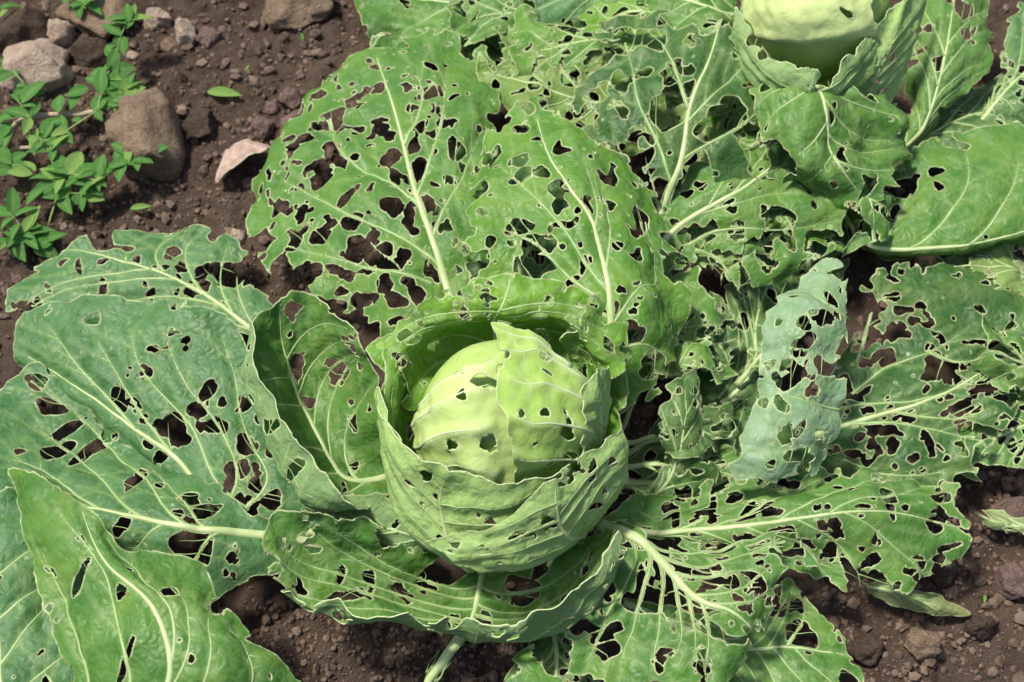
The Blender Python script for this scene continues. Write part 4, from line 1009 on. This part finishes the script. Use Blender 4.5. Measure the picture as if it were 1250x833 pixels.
# ------------------------------------------------------------------ cabbage beyond the right edge
g4 = at(1400, 470, 0)
p4 = empty('cabbage_plant', (g4[0], g4[1], 0), 'cabbage plant at the side of open soil showing only torn and yellowing leaf ends', 'cabbage', 'cabbages in the field')
stem(p4, [g4 - [0, 0, .01], g4 + [0, 0, .04], g4 + [0.005, 0, .09]], .016)
leaf(p4, [row((1385, 475, 4), (1385, 480, 4), (1385, 485, 4)), row((1310, 450, 4), (1300, 500, 4.5), (1310, 550, 4)), row((1230, 460, 4), (1225, 530, 5), (1240, 590, 4)), row((1170, 520, 3.5), (1150, 560, 4), (1180, 595, 3.5))],
     'green', nholes=16, skel=.3, rag=.008, ruffle=.006, rib=.003)
leaf(p4, [row((1385, 440, 3), (1385, 445, 3), (1385, 450, 3)), row((1310, 340, 3), (1300, 380, 3.5), (1310, 420, 3)), row((1220, 305, 3), (1210, 350, 3.5), (1230, 410, 3)), row((1140, 300, 3), (1110, 340, 3.5), (1150, 380, 3))],
     'yellow', nholes=12, skel=.15, rag=.008, ruffle=.006, rib=.003)
leaf(p4, [row((1385, 430, 5), (1385, 434, 5), (1385, 438, 5)), row((1310, 320, 5), (1300, 350, 6), (1310, 380, 5)), row((1245, 315, 6), (1235, 338, 7), (1245, 365, 6)), row((1205, 325, 7), (1190, 340, 7.3), (1205, 358, 7))],
     'wither', nholes=5, skel=.1, rag=.006, ruffle=.005, rib=.0025, label='browned withering leaf end')
leaf(p4, [row((1380, 520, 3), (1380, 524, 3), (1380, 528, 3)), row((1300, 615, 2.5), (1300, 635, 3), (1300, 655, 2.5)), row((1230, 615, 2.2), (1230, 638, 2.8), (1240, 660, 2)), row((1180, 605, 2), (1172, 618, 2.2), (1185, 640, 1.5))],
     'wither', nholes=4, skel=.25, rag=.006, rib=.002, label='dry grey-green leaf strip on the soil')

tatter(p4, (1385, 420, 4), (1240, 330, 7), (1150, 325, 7), 36, 34, 'yellow', .35)
tatter(p4, (1385, 470, 4), (1260, 440, 8), (1190, 430, 8), 44, 36, 'green', .4)
# ------------------------------------------------------------------ loose withered leaf, dead leaf, blades
gw = at(1130, 725, 0)
wl = empty('withered_leaf', (gw[0], gw[1], 0.0), 'pointed grey-green withered leaf lying on soil under the lower right cabbage leaf', 'leaf')
leaf(wl, [row((1055, 712, 2.0), (1058, 716, 2.2), (1060, 722, 1.6)), row((1085, 712, 1.8), (1090, 722, 2.4), (1092, 735, 1.2)), row((1130, 725, 1.6), (1130, 736, 2.2), (1128, 747, 1.2)), row((1186, 748, 1.0), (1187, 750, 1.0), (1186, 752, .9))],
     'wither', nholes=0, rag=.002, ruffle=.003, wave=.002, rib=.0014, nside=3, name='blade')
gd = at(295, 195, 0)
dl = empty('dead_leaf', (gd[0], gd[1], 0.0), 'curled pinkish tan dead leaf on bare soil', 'leaf')
DEAD = plain_mat('dead_leaf_tan', (0.26, 0.18, 0.135), (0.46, 0.35, 0.28), 130, 0.8, 0.5, 0.002)
MATS['dead'] = (DEAD, plain_mat('dead_leaf_underside', (0.25, 0.17, 0.12), (0.36, 0.26, 0.2), 70, 0.85, 0.5, 0.002))
leaf(dl, [row((262, 222, .8), (264, 223, .8), (266, 224, .8)), row((272, 196, .7), (280, 203, 1.3), (287, 209, 2.4)), row((286, 176, .8), (297, 185, 1.6), (305, 194, 3.0)), row((312, 172, 1.0), (316, 181, 2.0), (320, 188, 3.0)), row((330, 178, 1.6), (332, 181, 1.8), (330, 184, 2.0))],
     'dead', cell=.0012, nholes=0, rag=.003, ruffle=.003, wave=.004, bulge=.001, rib=.0007, side_r=.0004, nside=2, name='blade', vein_mat=DEAD)

# ------------------------------------------------------------------ weeds
WEED = leaf_mat('weed_leaf', (0.055, 0.19, 0.03), (0.105, 0.29, 0.05), (0.11, 0.25, 0.08), scar=0.05, trans=.3, rough=.4)
WEED_L = leaf_mat('weed_leaf_young', (0.20, 0.36, 0.07), (0.27, 0.44, 0.10), (0.25, 0.40, 0.12), scar=0.05, trans=.3, rough=.4)
WSTEM = plain_mat('weed_stem', (0.16, 0.26, 0.07), (0.26, 0.30, 0.12), 80, .5, .2)
STRAW = plain_mat('dry_straw', (0.34, 0.25, 0.16), (0.50, 0.40, 0.28), 80, .8, .5, .001)
def weed_leaf_mesh(name, mat, wdt, fold, bend):
    nu, nv = 9, 5; us = np.linspace(0, 1, nu); vs = np.linspace(-1, 1, nv)
    Uu, Vv = np.meshgrid(us, vs, indexing='ij')
    wd = wdt * np.sin(np.pi * np.clip(Uu, 0.01, .995) ** .8) ** .8
    x = Uu; y = Vv * wd; z = np.abs(Vv) * wd * fold - bend * Uu ** 2 + .15 * Uu
    V = np.stack([x, y, z], -1).reshape(-1, 3); idg = np.arange(nu * nv).reshape(nu, nv)
    q = np.stack([idg[:-1, :-1], idg[1:, :-1], idg[1:, 1:], idg[:-1, 1:]], -1).reshape(-1, 4)
    n = len(V)
    me_o = mesh_obj(name, V, q, mat, attrs={'edge_mm': np.full(n, 20.), 'vein_mm': (np.abs(Vv) * 9 + .4).ravel()})
    me = me_o.data; bpy.data.objects.remove(me_o); return me
WM = [weed_leaf_mesh('weed_leaf', WEED, .20, .35, .25), weed_leaf_mesh('weed_leaf', WEED, .25, .25, .4), weed_leaf_mesh('weed_leaf', WEED_L, .19, .4, .2), weed_leaf_mesh('weed_leaf', WEED, .17, .5, .1)]
def z1(x, y): return (x * .3602, y * .3602)     # zoomed-crop coordinates -> photo pixels
def weed(label, stems, leaves, root):
    g = ground_at(*z1(*root))
    e = empty('weed', g, label, 'weed', 'weeds on the bare soil')
    for pl, r0, r1 in stems:
        pts = np.array([at(*z1(x, y), z) for x, y, z in pl]); m = 6 * len(pl)
        v, t = tube(cr(pts, np.linspace(0, 1, m)), np.linspace(r0, r1, m), 6)
        mesh_obj('stem', v, t, WSTEM, e, origin=g)
    extra = []
    for pl, r0, r1 in stems:
        a = np.array(pl, float)
        for k_ in range(int(len(pl) * 3.2)):
            q_ = cr(a, np.array([rs.uniform(.15, 1)]))[0]; extra.append((q_[0], q_[1], q_[2] + rs.uniform(-.3, .3), rs.uniform(0, 360), rs.uniform(45, 105), rs.randint(4)))
    for (x, y, z, ang, ln, mi_) in list(leaves) + extra:
        p = at(*z1(x, y), z)
        o = bpy.data.objects.new('leaf', WM[mi_]); COL.objects.link(o); o.parent = e
        s = rs.uniform(.8, 1.2) * ln * .3602 / 1400.0
        o.location = Vector(p - g)
        o.rotation_euler = (rs.uniform(-.5, .5), rs.uniform(-.35, .15), R(ang))
        o.scale = (s, s * rs.uniform(1.0, 1.4), s)
weed('bushy weed with many oval green leaves beside the large pale clod',
     [([(140, 840, .5), (200, 650, 1.5), (235, 590, 2.5), (330, 610, 3), (400, 570, 3), (470, 530, 3)], .0011, .0007),
      ([(200, 650, 1.5), (180, 560, 2.5), (150, 480, 3), (100, 400, 3.2), (60, 340, 3.5)], .0010, .0006),
      ([(150, 480, 3), (230, 440, 3), (330, 375, 3.3), (400, 330, 3.6), (440, 290, 3.8)], .0010, .0006),
      ([(330, 375, 3.3), (350, 290, 3.8), (385, 200, 4.4), (415, 110, 5), (440, 60, 5.4)], .0009, .0006),
      ([(205, 655, 1.5), (270, 655, 2), (310, 650, 2.2)], .0007, .0004)],
     [(385, 200, 4.4, 115, 90, 0), (410, 120, 5, 150, 90, 0), (420, 100, 5, 60, 90, 0), (435, 70, 5.4, 15, 85, 2), (440, 60, 5.4, 70, 60, 2), (437, 75, 5.4, 100, 80, 0),
      (350, 290, 3.8, 20, 90, 1), (352, 290, 3.8, 150, 100, 1), (345, 320, 3.8, 95, 110, 0), (400, 330, 3.6, 5, 120, 0), (405, 320, 3.7, 55, 80, 2), (385, 335, 3.6, 100, 110, 0),
      (320, 380, 3.3, 70, 100, 1), (325, 375, 3.3, -60, 60, 1), (300, 300, 3.6, 200, 110, 1), (270, 310, 3.2, 240, 90, 1), (200, 380, 3, 100, 110, 1),
      (100, 400, 3.2, 160, 110, 0), (75, 350, 3.5, 60, 110, 1), (60, 345, 3.5, 130, 80, 0), (80, 380, 3.2, 200, 110, 1), (150, 470, 3, 70, 80, 3), (160, 490, 3, 30, 70, 1),
      (235, 590, 2.5, 80, 130, 2), (230, 590, 2.5, 160, 120, 1), (250, 600, 2.6, 15, 120, 1), (220, 585, 2.4, 120, 110, 1), (235, 600, 2.5, -20, 110, 0), (190, 610, 2.3, 170, 110, 1), (190, 620, 2.3, 200, 90, 1), (180, 600, 2.4, 100, 90, 1),
      (330, 610, 3, 85, 120, 1), (340, 605, 3, 40, 70, 2), (465, 530, 3, 150, 110, 0), (470, 530, 3, 20, 110, 0), (472, 525, 3, 70, 60, 2), (420, 560, 3, -100, 70, 1),
      (300, 650, 2.2, -10, 60, 1), (270, 655, 2, 30, 80, 0), (205, 660, 1.5, -60, 130, 0), (170, 640, 1.8, 190, 80, 1), (150, 640, 1.8, 220, 80, 1), (110, 590, 2.2, 185, 90, 2), (120, 580, 2.2, 140, 70, 2)], (140, 840))
weed('low weed with a few oval leaves near the lower left leaf tips',
     [([(140, 860, .4), (90, 790, 1.5), (40, 730, 2)], .0009, .0005), ([(100, 800, 1.4), (60, 790, 1.6), (20, 820, 1.6)], .0007, .0005)],
     [(40, 730, 2, 165, 110, 0), (50, 735, 2, 20, 90, 0), (90, 790, 1.6, 70, 110, 2), (95, 795, 1.5, 20, 90, 1), (60, 795, 1.6, 130, 90, 2), (30, 815, 1.6, 210, 80, 1), (110, 830, 1, -20, 100, 1), (60, 820, 1.2, -70, 80, 1), (150, 815, 1, 10, 90, 0)], (140, 860))
weed('weed reaching in beside the dark olive clod with narrow leaves',
     [([(-60, 260, 1), (0, 210, 2), (60, 260, 3), (130, 340, 3)], .0009, .0006), ([(-60, 430, 1), (0, 490, 2.2), (40, 560, 2), (50, 590, 1.5)], .0008, .0005)],
     [(0, 215, 2, 170, 90, 0), (40, 245, 3, 230, 90, 0), (60, 260, 3, 120, 70, 0), (5, 480, 2.2, 100, 110, 0), (0, 470, 2.2, 60, 90, 0), (10, 100, 2, 10, 70, 2), (15, 120, 2, 100, 60, 2), (0, 60, 2, 60, 60, 2), (0, 30, 2, 30, 90, 1)], (-60, 300))
weed('upright narrow-leaved weed tip rising beside the soil corner clods',
     [([(250, -60, .6), (268, -10, 2.5), (290, 30, 3)], .0008, .0005)], [(270, 0, 2.6, -40, 150, 3), (265, -10, 2.4, 220, 90, 0), (285, 20, 3, 60, 80, 2)], (250, -60))
def small_thing(name, label, cat, px, py, ang, ln, mi_, group=None, zoff=.002):
    g = ground_at(px, py); o = bpy.data.objects.new(name, WM[mi_]); COL.objects.link(o)
    o.location = g + [0, 0, zoff + .002]; s = ln / 1400.0; o.scale = (s, s * .8, s); o.rotation_euler = (0.2, -.1, R(ang)); tag(o, label, cat, group)
small_thing('grass_blade', 'single fallen green blade on dark soil right of the biggest clod', 'leaf', 252, 109, -10, 52, 2)
small_thing('grass_blade', 'short green blade on the soil above the left cabbage leaves', 'leaf', 158, 252, 5, 30, 2)
small_thing('seedling', 'tiny seedling leaf by the broad clod near the cabbage', 'seedling', 370, 55, 100, 18, 0)
small_thing('seedling', 'tiny yellow-green seedling above the low leaf with big holes', 'seedling', 1203, 734, 80, 14, 2)
small_thing('seedling', 'tiny seedling left of the curled dead leaf and below the fallen blade', 'seedling', 236, 148, 80, 16, 2)
small_thing('seedling', 'tiny bright seedling on dark soil above the clod cluster', 'seedling', 299, 88, 60, 12, 2)
def stick(label, pl, r):
    g = ground_at(*z1(pl[0][0], pl[0][1])); pts = np.array([at(*z1(x, y), z) for x, y, z in pl])
    v, t = tube(cr(pts, np.linspace(0, 1, 20)), r * (1 - .5 * np.linspace(0, 1, 20)) * (1 + .15 * np.sin(np.linspace(0, 25, 20))), 7)
    o = mesh_obj('dry_stalk', v, t, STRAW, origin=g); o.location = g; tag(o, label, 'stalk')
stick('long pale dry stalk running through the bushy weed', [(25, 470, 1.0), (70, 410, 1.6), (160, 390, 1.8), (290, 385, 1.8), (380, 350, 2.0), (440, 340, 2.0)], .0038)
stick('shorter pale dry stalk lying below the long one among weed leaves', [(0, 530, .9), (60, 505, 1.3), (140, 500, 1.3), (230, 495, 1.0)], .003)
stick('thin dry stalk crossing the soil by the left border weeds', [(0, 490, .8), (30, 540, 1.0), (50, 590, .8)], .0013)
